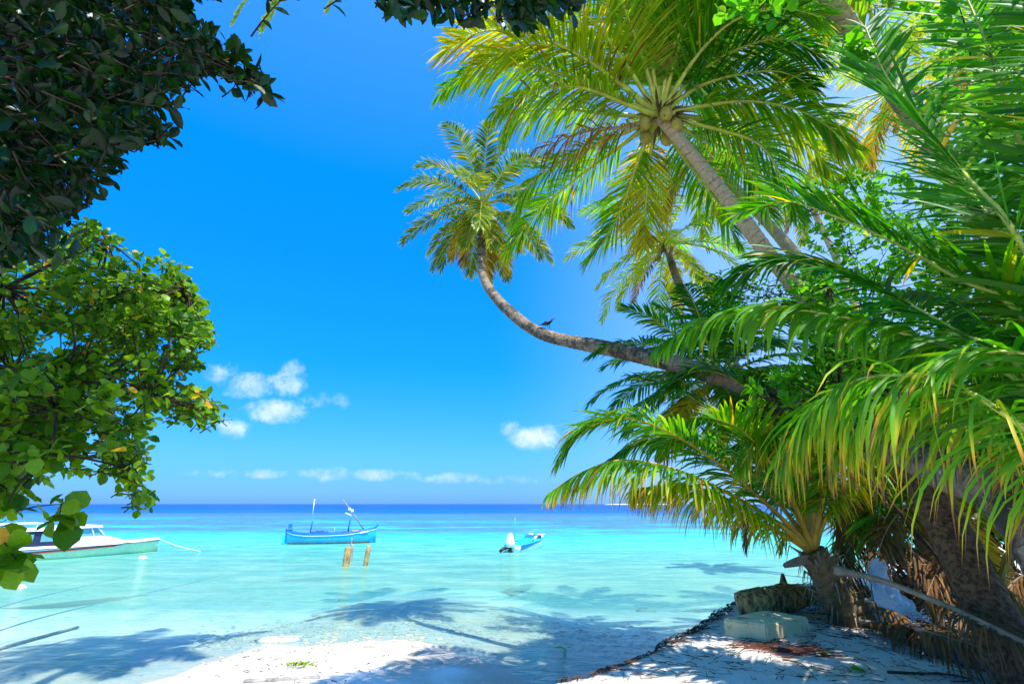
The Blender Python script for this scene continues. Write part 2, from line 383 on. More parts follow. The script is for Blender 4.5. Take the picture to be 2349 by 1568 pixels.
M = dict(
    sand=sand_mat(), water=water_mat(),
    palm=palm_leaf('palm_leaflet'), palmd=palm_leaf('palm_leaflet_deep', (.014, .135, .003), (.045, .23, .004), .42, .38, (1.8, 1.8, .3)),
    palmf=palm_leaf('palm_leaflet_far', (.022, .10, .010), (.10, .19, .010), .36, .3),
    dry=palm_leaf('palm_leaflet_dry', (.25, .2, .12), (.2, .15, .08), .3, .7, (1.2, 1, .8)),
    rib=paint('palm_rib_green', (.42, .44, .05), .45, .25), ribo=paint('palm_rib_orange', (.56, .32, .03), .45, .25), ribd=paint('palm_rib_dry', (.30, .22, .14), .8, .3),
    trunkl=palm_bark('palm_bark_dark_foot', (.52, .37, .20), (.07, .04, .02), low=4.2),
    trunk=palm_bark('palm_bark_pale', (.52, .37, .20), (.07, .04, .02)), trunkm=palm_bark('palm_bark_mossy', (.33, .25, .17), moss=(.055, .05, .035)),
    trunkb=palm_bark('palm_bark_brown', (.30, .19, .08), (.07, .045, .02), moss=(.10, .08, .03), freq=7), fibre=bark('palm_fibre', (.22, .12, .05), (.05, .03, .015)),
    bark=bark('twig_bark', (.07, .045, .028), (.02, .014, .01)), barkg=bark('driftwood_bark', (.26, .24, .22), (.09, .08, .075)), barkl=bark('log_bark', (.60, .38, .13), (.05, .035, .018)),
    shade_leaf=broad_leaf('shade_dark_leaf', (.0015, .012, .002), (.007, .045, .003), .25, .3, spec=.3, oldat=1.1),  # canopy shade painted into a near-black leaf colour
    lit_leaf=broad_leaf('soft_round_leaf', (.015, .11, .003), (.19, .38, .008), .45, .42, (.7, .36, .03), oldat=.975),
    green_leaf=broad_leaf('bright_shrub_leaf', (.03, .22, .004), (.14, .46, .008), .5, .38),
    white=paint('white_gelcoat', (.8, .8, .8), .25, .03), green_hull=paint('antifouling_green', (.52, .72, .50), .5, .08),
    blue=paint('boat_blue', (.01, .17, .55), .4, .15), lblue=paint('boat_light_blue', (.02, .42, .75), .4, .15), cyan=paint('boat_turquoise', (.02, .56, .68), .4, .12),
    navy=paint('navy_stripe', (.02, .022, .06), .4, .1), red=paint('red_stripe', (.45, .03, .02), .4, .1), black=paint('black_rubber', (.015, .015, .02), .5, .2),
    weed=paint('weed_crust', (.05, .055, .02), .9, .4, scale=3), tarp=paint('blue_tarpaulin', (.01, .06, .5), .6, .25, bumpy=.6), glass=paint('boat_glass', (.12, .34, .38), .1, .1, 1.0),
    wood=paint('weathered_wood', (.46, .28, .10), .85, .3, dirt=(.14, .09, .04), scale=5, bumpy=.5), grey=paint('grey_wood', (.32, .29, .26), .85, .25, dirt=(.12, .1, .09), bumpy=.5),
    foam=paint('dirty_foam', (.74, .62, .33), .8, .08, dirt=(.36, .17, .03), scale=2.6, bumpy=.5), sack=paint('plastic_sack', (.52, .56, .60), .4, .1, bumpy=.6),
    twig=paint('twig_brown', (.09, .045, .025), .85, .4), redroot=paint('red_rootlet', (.13, .035, .018), .85, .4), rope=paint('rope_blue', (.03, .20, .30), .8, .2),
    rock=paint('coral_rock', (.45, .42, .32), .9, .25, dirt=(.25, .25, .16), scale=4, bumpy=.8), algae=paint('green_weed', (.30, .42, .04), .8, .3),
    crow=paint('crow_feathers', (.012, .012, .02), .45, .3), buoy=paint('buoy_plastic', (.8, .72, .6), .4, .1), coconut=paint('coconut_husk', (.34, .26, .03), .6, .3),
    isle=paint('distant_sand', (.75, .72, .66), .9, .1, scale=.01), isleg=paint('distant_trees', (.12, .22, .2), .9, .3, scale=.05),
)

# ------------------------------------------------------------------ ground, sea bed, water
BZ = 1.25
edge = [(-40, -9), (-14, -4), (-6, -1.2), (-2.2, 1.6)] + [tuple(G(u, v, BZ)[:2]) for u, v in ((1262, 1568), (1480, 1492), (1592, 1438), (1672, 1385), (1760, 1352), (1880, 1330))] + [(9.5, 14.5), (15, 20), (40, 34), (300, 120)]
E = np.array(edge)
def edge_sd(x, y):
    """signed distance to the bank's edge, positive on the land side"""
    best = np.full(x.shape, 1e9); sg = np.ones(x.shape)
    for i in range(len(E)-1):
        a, b = E[i], E[i+1]; d = b-a; L2 = d@d
        tt = np.clip(((x-a[0])*d[0]+(y-a[1])*d[1])/L2, 0, 1)
        qx, qy = x-(a[0]+tt*d[0]), y-(a[1]+tt*d[1]); D = np.hypot(qx, qy)
        cr = d[0]*(y-a[1])-d[1]*(x-a[0]); m = D < best
        best = np.where(m, D, best); sg = np.where(m, np.where(cr < 0, 1., -1.), sg)
    return best*sg
sh = np.array([tuple(G(u, v, 0)[:2]) for u, v in ((-400, 1760), (0, 1650), (350, 1562), (600, 1482), (900, 1464), (1080, 1488), (1250, 1580), (1500, 1700), (1800, 1780))])
def smooth_noise(x, y, s, seed):
    r = np.random.default_rng(seed); o = np.zeros_like(x)
    for k in range(5):
        a = r.uniform(0, 6.28); f = s*(1.7**k); p = r.uniform(0, 6.28, 2)
        o += np.sin((x*math.cos(a)+y*math.sin(a))*f+p[0]+1.3*np.sin((y*math.cos(a)-x*math.sin(a))*f*.7+p[1]))/(1.5**k)
    return o/2.2
def ground_z(x, y):
    x = np.asarray(x, float); y = np.asarray(y, float)
    ys = np.interp(x, sh[:, 0], sh[:, 1]) + .5*smooth_noise(x, y, .8, 3)
    d = ys-y
    zb = np.where(d > 0, .022*d, .026*d - .0036*np.minimum(d, 0)**2)
    zb = np.clip(zb, -2.6, .28) + .012*smooth_noise(x, y, 2.2, 4)
    sd = edge_sd(x, y) + .10*smooth_noise(x, y, 2.5, 5)
    k = np.clip((sd+.32)/.40, 0, 1); k = k*k*(3-2*k)
    top = BZ + .012*np.clip(sd, 0, 25) + .03*smooth_noise(x, y, 1.6, 6)*np.clip(sd, 0, 1) + .010*smooth_noise(x, y, 9, 8)*np.clip(sd*2, 0, 1)
    return zb*(1-k)+top*k
def axis(lo, hi, a, b, fine, grow=1.18):
    c = list(np.arange(a, b, fine)); s = fine; x = c[-1]
    while x < hi: s *= grow; x += s; c.append(min(x, hi))
    s = fine; x = a
    while x > lo: s *= grow; x -= s; c.insert(0, max(x, lo))
    return np.array(c)
gx = axis(-8000, 8000, -11, 10, .09); gy = axis(-400, 9000, -1, 20, .09)
XX, YY = np.meshgrid(gx, gy); ZZ = ground_z(XX, YY)
ny_, nx_ = XX.shape; ii, jj = np.meshgrid(np.arange(ny_-1), np.arange(nx_-1), indexing='ij')
gf = np.stack([ii*nx_+jj, ii*nx_+jj+1, (ii+1)*nx_+jj+1, (ii+1)*nx_+jj], -1).reshape(-1, 4)
tag(MB().add(np.stack([XX, YY, ZZ], -1).reshape(-1, 3), gf).build('ground', M['sand']), 'white coral sand of the beach, bank and sea bed', kind='structure')
wm = MB().add([(-9000, 4, 0), (9000, 4, 0), (9000, 9500, 0), (-9000, 9500, 0)], [(0, 1, 2, 3)], smooth=False)
tag(wm.build('water', M['water']), 'clear turquoise lagoon turning deep blue towards the horizon', kind='structure')
def gz(x, y): return float(ground_z(np.array([x]), np.array([y]))[0])
def GB(u, v, dz=0.0):
    """point of the bank seen at this place"""
    p = G(u, v, BZ)
    for _ in range(3): p = G(u, v, gz(p[0], p[1])+dz)
    return p

# ------------------------------------------------------------------ palm fronds
def leaflets(mb, C_, t0, n, Lmax, wid, hang, age, tipb, alpha=(28, 62), lift=.25, seg=4, jit=.08, prof=None, twist=0., fold=.25, gap=0., upv=None, mat_=0, brk=.06):
    m = len(C_); s = np.linspace(0, 1, m)
    T = np.gradient(C_, axis=0); T /= np.linalg.norm(T, axis=1)[:, None]
    up = np.array([0, 0, 1.]) if upv is None else np.array(upv, float)
    for side in (-1, 1):
        tt = t0 + (1-t0)*(np.arange(n)+.5*(side > 0))/n + rng.normal(0, .15/n, n); tt = np.clip(tt, 0, 1)
        if gap: tt = tt[rng.random(n) > gap]
        k = len(tt)
        p = np.stack([np.interp(tt, s, C_[:, i]) for i in range(3)], 1); tn = np.stack([np.interp(tt, s, T[:, i]) for i in range(3)], 1)
        tn /= np.linalg.norm(tn, axis=1)[:, None]
        U = up - tn*(tn@up)[:, None]; U /= np.linalg.norm(U, axis=1)[:, None]+1e-9
        S = np.cross(tn, U)*side
        if twist:
            ca, sa = math.cos(twist), math.sin(twist); U, S = U*ca + S*side*sa, (S*side*ca - U*sa)*side
        x = (tt-t0)/(1-t0)
        al = np.radians(alpha[0]+(alpha[1]-alpha[0])*x**1.3 + rng.normal(0, 4, k))
        ln = Lmax*np.clip(np.sin(math.pi*(.12+.80*x))**.75, .12, 1)*(1+rng.normal(0, .07, k))
        if prof is not None: ln = ln*prof(x)
        if brk: ln = np.where(rng.random(k) < brk, ln*rng.uniform(.3, .8, k), ln)
        d = S*np.cos(al)[:, None] + tn*np.sin(al)[:, None] + U*(lift + rng.normal(0, jit, k))[:, None] + rng.normal(0, jit*.6, (k, 3))
        d /= np.linalg.norm(d, axis=1)[:, None]
        hg = hang*(1+rng.normal(0, .25, k))
        pos = p.copy(); pts = [pos.copy()]; ds = [d.copy()]
        for q in range(seg):
            d = d + np.array([0, 0, -1.])*(hg*(.5+.5*q/seg)/seg*1.6)[:, None]; d /= np.linalg.norm(d, axis=1)[:, None]
            pos = pos + d*(ln/seg)[:, None]; pts.append(pos.copy()); ds.append(d.copy())
        pts = np.stack(pts, 1); ds = np.stack(ds, 1)                       # k, seg+1, 3
        W = tn[:, None, :] - ds*np.sum(tn[:, None, :]*ds, -1, keepdims=True); W /= np.linalg.norm(W, axis=-1, keepdims=True)+1e-9
        N = np.cross(ds, W); rot = rng.normal(0, .35, k)[:, None, None]
        W = W*np.cos(rot)+N*np.sin(rot); N = np.cross(ds, W)
        q = np.linspace(0, 1, seg+1); wp_ = np.clip(np.minimum(.45+q*2.6, 1.0)*np.minimum(1, (1-q)*2.2+.03), 0, 1)*wid/2
        wk = wp_[None, :, None]*(.8+.4*rng.random((k, 1, 1)))
        A = pts-W*wk; B = pts+N*wk*fold*side; D = pts+W*wk
        V = np.stack([A, B, D], 2).reshape(-1, 3)                          # k,(seg+1),3
        base = (np.arange(k)*(seg+1)*3)[:, None]+ (np.arange(seg)*3)[None, :]
        f1 = np.stack([base, base+1, base+4, base+3], -1).reshape(-1, 4); f2 = np.stack([base+1, base+2, base+5, base+4], -1).reshape(-1, 4)
        ag = age if not callable(age) else age(x)
        ag = np.broadcast_to(np.asarray(ag, float), (k,)) + rng.normal(0, .05, k) + np.where(rng.random(k) < .05, rng.uniform(.2, .6, k), 0)
        ag = ag[:, None] + tipb*(np.clip(q-.45, 0, 1)/.55)[None, :]**1.5*(.5+rng.random((k, 1)))
        ag = np.repeat(np.clip(ag, 0, 1)[:, :, None], 3, 2).reshape(-1)
        rn = np.repeat(rng.random(k), (seg+1)*3)
        mb.add(V, np.concatenate([f1, f2]), mat_, ag, rn)

def frond(parent, pts, n=55, Lmax=.6, wid=.035, hang=.8, age=.1, tipb=.15, t0=.22, r0=.03, r1=.005, leafmat='palm', ribmat='rib', seg=4, label=None, name='frond', **kw):
    C_ = catmull(pts, 60)
    mb = MB(); leaflets(mb, C_, t0, n, Lmax, wid, hang, age, tipb, seg=seg, **kw)
    Cm = catmull(pts, 16); mb.tube(Cm[2:], np.linspace(r0*.5, r1*.6, 14), 4, a=.3)
    o = mb.build(name, M[leafmat], parent)
    if label: o['label'] = label
    q = np.linspace(0, 1, 24)
    Cr = catmull(pts, 24)
    rb = MB().tube(Cr, r1+(r0-r1)*(1-q)**1.4 + r0*.9*np.clip(1-q*9, 0, 1), 6, cap=True)
    rb.v = [x - 0 for x in rb.v]
    # rib is a sub-part: same frame as the frond (identity offset)
    r = rb.build('midrib', M[ribmat], parent); r.parent = o
    return o

def gravity_frond(c, az, elv, L, droop, k=9):
    d = np.array([math.cos(az)*math.cos(elv), math.sin(az)*math.cos(elv), math.sin(elv)]); p = np.array(c, float); out = [p.copy()]
    for i in range(k):
        d = d + np.array([0, 0, -1])*droop/k*(.5+i/k); d /= np.linalg.norm(d); p = p+d*L/k; out.append(p.copy())
    return out

def trunk(parent, pts, r0, r1,  matname='trunk', sides=18, name='trunk', ringstep=.11, flare=.35):
    c0 = catmull(pts, 40); L = np.sum(np.linalg.norm(np.diff(c0, axis=0), axis=1)); n = max(30, int(L/ringstep*3))
    n = min(n, 420); C_ = catmull(pts, n); q = np.linspace(0, 1, n)
    rad = (np.interp(q, np.linspace(0, 1, len(r0)), r0) if hasattr(r0, '__len__') else r0+(r1-r0)*q**.8 + r0*flare*np.exp(-q*L/.35))
    saw = (np.arange(n) % 3)/2.0
    rad = rad*(1+.06*(saw-.5)) * (1+.03*np.sin(q*L*2.1+1)+.02*np.sin(q*L*5.3))
    return MB().tube(C_, rad, sides, attr_len=True, rvar=.012).build(name, M[matname], parent)

def coconuts(parent, c, n, r=.1, spread=.3):
    for i in range(n):
        a = i*2.4; mb = MB().ball((c[0]+spread*math.cos(a), c[1]+spread*math.sin(a), c[2]-.18-.1*(i % 2)), (r, r, r*1.2), noise=.03)
        mb.build('coconut', M['coconut'], parent)

def palm(label, tpts, r0, r1, nf, L, Lmax, wid, seed, leafmat='palm', trunkmat='trunk', n=42, seg=3, elr=(75, -50), droop=1.5, nuts=0, age=.15, group='coconut palms', hang=.8, azr=None, cat='palm tree'):
    global rng
    rng = np.random.default_rng(seed); rd = random.Random(seed)
    base = tpts[0]; root = empty('coconut_palm', base, 0, label, cat, group)
    trunk(root, tpts, r0, r1, trunkmat)
    top = np.array(tpts[-1]); ax = np.array(tpts[-1])-np.array(tpts[-2]); ax /= np.linalg.norm(ax)
    for i in range(nf):
        f = (i+.5)/nf; az = i*2.39996+rd.uniform(-.2, .2)
        el_ = R(elr[0]+(elr[1]-elr[0])*f**.85+rd.uniform(-6, 6)); Lf = L*(.72+.28*math.sin(math.pi*min(1, f*1.25)))*rd.uniform(.9, 1.08)
        pts = gravity_frond(top+ax*.1, az, el_, Lf, droop*rd.uniform(.8, 1.2)*(1-.35*f))
        ag = age+.32*f**3+rd.uniform(-.05, .08)
        if f > .86 and rd.random() < .5: ag += .3
        frond(root, pts, n=n, Lmax=Lmax*rd.uniform(.9, 1.1), wid=wid, hang=hang*rd.uniform(.7, 1.3), age=ag, tipb=.22, leafmat=leafmat, seg=seg, r0=.035, twist=rd.uniform(-.3, .3))
    if nuts: coconuts(root, top, nuts)
    fb = MB()
    for i in range(26):
        a = rd.uniform(0, 6.28); e = rd.uniform(-.5, 1.2); d = np.array([math.cos(a)*math.cos(e), math.sin(a)*math.cos(e), math.sin(e)])
        fb.tube([top+ax*.0, top+d*r1*1.6, top+d*r1*2.4+np.array([0, 0, -.12])], [r1*.5, r1*.35, .01], 5, cap=False)
    fb.build('fibre_sheath', M['fibre'], root)
    return root

def PP(lst): return [P(*q) for q in lst]

# leaning palm over the lagoon (the crow sits on it)
lean_pts = PP([(2560, 1330, 3.4), (2349, 1185, 4.1), (2150, 1070, 5.2), (1960, 985, 6.8), (1850, 945, 7.8), (1700, 880, 8.5), (1550, 835, 9.1), (1400, 800, 9.8), (1250, 768, 10.6), (1170, 715, 11.2), (1118, 655, 11.8), (1103, 600, 12.3), (1107, 540, 12.8), (1108, 475, 13.1)])
lean_pts[0][2] = gz(lean_pts[0][0], lean_pts[0][1])-.1
leanp = palm('curved leaning palm reaching over the lagoon with a crow perched on its trunk', lean_pts, [.22, .20, .19, .18, .175, .17, .165, .15, .14, .13, .12, .11, .10, .09], .085, 34, 2.95, .60, .040, 3, 'palmf', 'trunkm', n=56, seg=4, elr=(85, -66), droop=1.5, hang=.5, nuts=4, age=.12)

# main palm: crown in the upper middle, trunk running down to the lower right
mc = P(1512, 268, 7.3)
mt = PP([(2400, 1640, 4.6), (2290, 1440, 4.9), (2180, 1220, 5.3), (2080, 1040, 5.7), (1960, 850, 6.2), (1860, 700, 6.6), (1760, 580, 6.9), (1660, 445, 7.05), (1575, 340, 7.2)]) + [mc]
mt[0][2] = gz(mt[0][0], mt[0][1])-.1
rng = np.random.default_rng(21)
mp = empty('coconut_palm', mt[0], 0, 'large palm with the wide backlit yellow-green crown at the top', 'palm tree', 'coconut palms')
trunk(mp, mt, [.215, .19, .175, .155, .13, .115, .115, .11, .105, .10], 0, 'trunkl', 22)
for (pl, kw) in (
    ([(1430, 200, 6.9), (1330, 128, 6.4), (1220, 80, 6.0), (1110, 72, 5.6), (1025, 112, 5.4)], dict(n=70, Lmax=.95, age=.43, tipb=.25, hang=.55, wid=.042, label='bright yellow frond lit from behind')),
    ([(1400, 215, 7.0), (1250, 160, 6.6), (1110, 150, 6.4), (1012, 212, 6.3)], dict(n=70, Lmax=.78, age=.22, hang=1.2)),
    ([(1400, 262, 7.3), (1290, 250, 7.3), (1190, 262, 7.3), (1155, 320, 7.3)], dict(n=62, Lmax=.75, age=.28, hang=1.7)),
    ([(1430, 292, 7.2), (1350, 300, 7.2), (1240, 340, 7.3)], dict(n=34, Lmax=.85, age=.74, tipb=.1, hang=2.2, gap=.4, wid=.028, leafmat='dry', ribmat='ribd', label='dead red-brown frond')),
    ([(1430, 330, 7.8), (1320, 410, 8.3), (1230, 490, 8.7), (1165, 575, 8.8)], dict(n=70, Lmax=.85, age=.22, tipb=.25, hang=.9)),
    ([(1470, 350, 7.9), (1440, 440, 8.5), (1400, 530, 8.8), (1350, 600, 8.8)], dict(n=66, Lmax=.8, age=.2, hang=.6)),
    ([(1495, 340, 7.9), (1485, 420, 8.4), (1480, 500, 8.6), (1478, 570, 8.5)], dict(n=66, Lmax=.8, age=.52, hang=.5, label='yellowing frond hanging straight down')),
    ([(1560, 350, 7.9), (1620, 430, 8.5), (1665, 490, 8.8), (1690, 560, 8.8)], dict(n=62, Lmax=.75, age=.15, hang=.8)),
    ([(1590, 310, 7.8), (1680, 350, 8.4), (1740, 430, 8.8), (1770, 500, 8.9)], dict(n=62, Lmax=.8, age=.14, hang=.9)),
    ([(1600, 245, 7.2), (1720, 232, 7.0), (1850, 260, 6.8), (1960, 340, 6.7)], dict(n=80, Lmax=.95, age=.2, tipb=.35, hang=1.25, wid=.042)),
    ([(1610, 270, 7.6), (1740, 290, 7.8), (1850, 330, 7.9), (1930, 420, 8.0)], dict(n=66, Lmax=.85, age=.34, tipb=.3, hang=1.2)),
    ([(1560, 150, 6.9), (1640, 60, 6.3), (1740, -20, 5.8), (1850, -60, 5.5)], dict(n=70, Lmax=.9, age=.1, hang=.5)),
    ([(1600, 170, 7.0), (1700, 110, 6.6), (1800, 90, 6.3), (1890, 130, 6.1)], dict(n=70, Lmax=.85, age=.06, hang=.8, leafmat='palmd')),
    ([(1600, 200, 7.1), (1700, 170, 6.9), (1790, 165, 6.7), (1870, 200, 6.6)], dict(n=62, Lmax=.8, age=.1, hang=.9, leafmat='palmd')),
    ([(1480, 150, 6.8), (1440, 40, 6.2), (1400, -50, 5.7), (1330, -110, 5.3)], dict(n=70, Lmax=.85, age=.32, hang=.35)),
    ([(1510, 130, 6.8), (1520, 20, 6.2), (1530, -90, 5.6)], dict(n=66, Lmax=.85, age=.22, hang=.4)),
    ([(1450, 170, 6.8), (1370, 60, 6.2), (1280, -10, 5.7), (1180, -40, 5.3)], dict(n=66, Lmax=.85, age=.30, hang=.5)),
    ([(1540, 120, 6.7), (1600, 10, 6.1), (1640, -90, 5.6)], dict(n=66, Lmax=.85, age=.12, hang=.4)),
    ([(1440, 240, 6.9), (1330, 200, 6.5), (1230, 210, 6.2), (1140, 250, 6.1)], dict(n=62, Lmax=.85, age=.3, hang=1.4)),
    ([(1420, 310, 7.5), (1310, 360, 7.7), (1220, 420, 7.8), (1180, 500, 7.8)], dict(n=56, Lmax=.7, age=.2, hang=1.3)),
    ([(1620, 290, 7.4), (1740, 330, 7.4), (1800, 420, 7.4), (1830, 500, 7.3)], dict(n=60, Lmax=.8, age=.12, hang=1.2)),
    ([(1590, 140, 6.7), (1680, 50, 6.2), (1790, 20, 5.8), (1890, 40, 5.6)], dict(n=62, Lmax=.85, age=.1, hang=.8)),
    ([(1410, 180, 6.8), (1290, 110, 6.3), (1180, 110, 6.0), (1080, 160, 5.9)], dict(n=62, Lmax=.8, age=.34, hang=.9)),
    ([(1490, 100, 6.6), (1480, 0, 6.1), (1450, -90, 5.7)], dict(n=60, Lmax=.85, age=.3, hang=.4)),
    ([(1560, 100, 6.6), (1590, 0, 6.1), (1700, -80, 5.7)], dict(n=60, Lmax=.85, age=.15, hang=.5)),
    ([(1530, 220, 7.6), (1550, 180, 8.2), (1600, 200, 8.8), (1660, 250, 9.4)], dict(n=60, Lmax=.8, age=.1, hang=.9)),
):
    kw.setdefault('wid', .033); kw.setdefault('jit', .12); kw['n'] = int(kw['n']*1.4); kw['Lmax'] *= 1.12; frond(mp, [mc] + PP(pl), r0=.055, r1=.007, seg=5, t0=.2, **kw)
coconuts(mp, mc, 6, .11, .28)
fb = MB()
for i in range(60):
    a = random.uniform(0, 6.28); e = random.uniform(-.7, .9); d = np.array([math.cos(a)*math.cos(e), math.sin(a)*math.cos(e), math.sin(e)]); l = random.uniform(.25, .7)
    fb.tube([mc, mc+d*l*.6, mc+d*l+np.array([0, 0, -.15*l])], [.035, .02, .004], 4, cap=False)
fb.build('fibre_sheath', M['fibre'], mp)

# other palms of the grove
palm('small palm between the big crown and the curved trunk, its thin trunk leaning left', PP([(1800, 1000, 12), (1700, 860, 12.6), (1600, 720, 13), (1555, 645, 13.3), (1530, 565, 13.6)]), .17, .1, 26, 3.3, .62, .04, 5, 'palm', 'trunkm', age=.22, nuts=5)
palm('palm with a smooth pale trunk showing just right of the big palm trunk', PP([(2050, 900, 10), (1900, 680, 10.4), (1790, 545, 10.8), (1690, 435, 11.2), (1610, 350, 11.5)]), .17, .11, 18, 2.8, .65, .045, 6, 'palm', 'trunk', age=.25)
palm('tall palm whose ringed trunk crosses the top right corner, crown out of sight', PP([(2500, 900, 6.5), (2330, 600, 6.6), (2170, 370, 6.6), (2040, 185, 6.5), (1960, 85, 6.4), (1880, -30, 6.2), (1800, -150, 6.0)]), .20, .16, 16, 3.2, .75, .04, 7, 'palm', 'trunk', age=.16)
palm('yellowish palm crown behind the ringed trunk at upper right', PP([(2330, 700, 11), (2180, 420, 11.5), (2050, 215, 12)]), .16, .11, 22, 3.4, .7, .05, 8, 'palm', 'trunk', age=.34, nuts=4)
palm('distant palm crown glimpsed in the gap left of the shrub leaves', PP([(2000, 800, 19), (1920, 600, 19.5), (1850, 450, 20)]), .16, .11, 16, 2.8, .7, .06, 9, 'palmf', 'trunk', age=.2, n=34)
palm('palm filling the far top right corner behind the leaves', PP([(2600, 700, 8), (2450, 300, 8.2), (2330, 60, 8.4)]), .18, .12, 20, 3.2, .75, .045, 10, 'palm', 'trunk', age=.2)
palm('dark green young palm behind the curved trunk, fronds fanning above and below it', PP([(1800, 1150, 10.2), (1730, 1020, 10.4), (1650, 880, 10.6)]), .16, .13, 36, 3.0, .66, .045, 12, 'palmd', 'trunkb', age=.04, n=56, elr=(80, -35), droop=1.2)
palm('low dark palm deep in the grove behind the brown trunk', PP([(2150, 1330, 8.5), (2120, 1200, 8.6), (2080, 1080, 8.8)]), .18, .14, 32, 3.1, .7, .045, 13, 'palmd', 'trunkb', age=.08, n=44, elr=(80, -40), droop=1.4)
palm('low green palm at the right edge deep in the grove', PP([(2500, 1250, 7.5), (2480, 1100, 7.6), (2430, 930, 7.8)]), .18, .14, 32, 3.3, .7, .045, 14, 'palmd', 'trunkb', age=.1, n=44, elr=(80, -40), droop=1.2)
# tall palm above the frame: its frond tips and its shadow show
palm('tall palm above the photo, frond tips hanging in at top left of the sky', [(-4.2, -3.2, 1.2), (-4.6, -.5, 5), (-4.9, 3, 9.6), (-4.95, 5.6, 13.2), (-4.9, 6.9, 15.9)], .2, .11, 24, 3.3, .75, .06, 15, 'palmf', 'trunk', age=.25, n=44, elr=(70, -50), droop=1.3)
palm('tall palm outside the photo at right, shading the water by the bank', [(5.5, -1.5, 1.3), (6.4, 2, 6), (6.6, 6, 11), (6.5, 8.6, 15.6)], .2, .11, 24, 3.6, .8, .06, 16, 'palmf', 'trunk', age=.2, n=40, elr=(70, -50), droop=1.3)

rng = np.random.default_rng(33); tops = [o for o in bpy.data.objects if o.get('label', '').startswith('tall palm above the photo')][0]
for pl in ([(660, -230, 8.2), (620, -110, 8.1), (575, -20, 8.0), (540, 45, 7.9)], [(740, -240, 8.0), (700, -120, 7.9), (650, -20, 7.8), (602, 72, 7.7)], [(880, -200, 8.2), (830, -100, 8.1), (780, -30, 8.0), (752, 26, 7.9)], [(560, -230, 8.2), (520, -150, 8.1), (470, -70, 8.0), (440, -20, 7.9)]):
    frond(tops, [np.array([-4.9, 6.9, 15.9])] + PP(pl), n=90, Lmax=.62, wid=.05, hang=.7, age=.3, tipb=.4, leafmat='palm', seg=4)

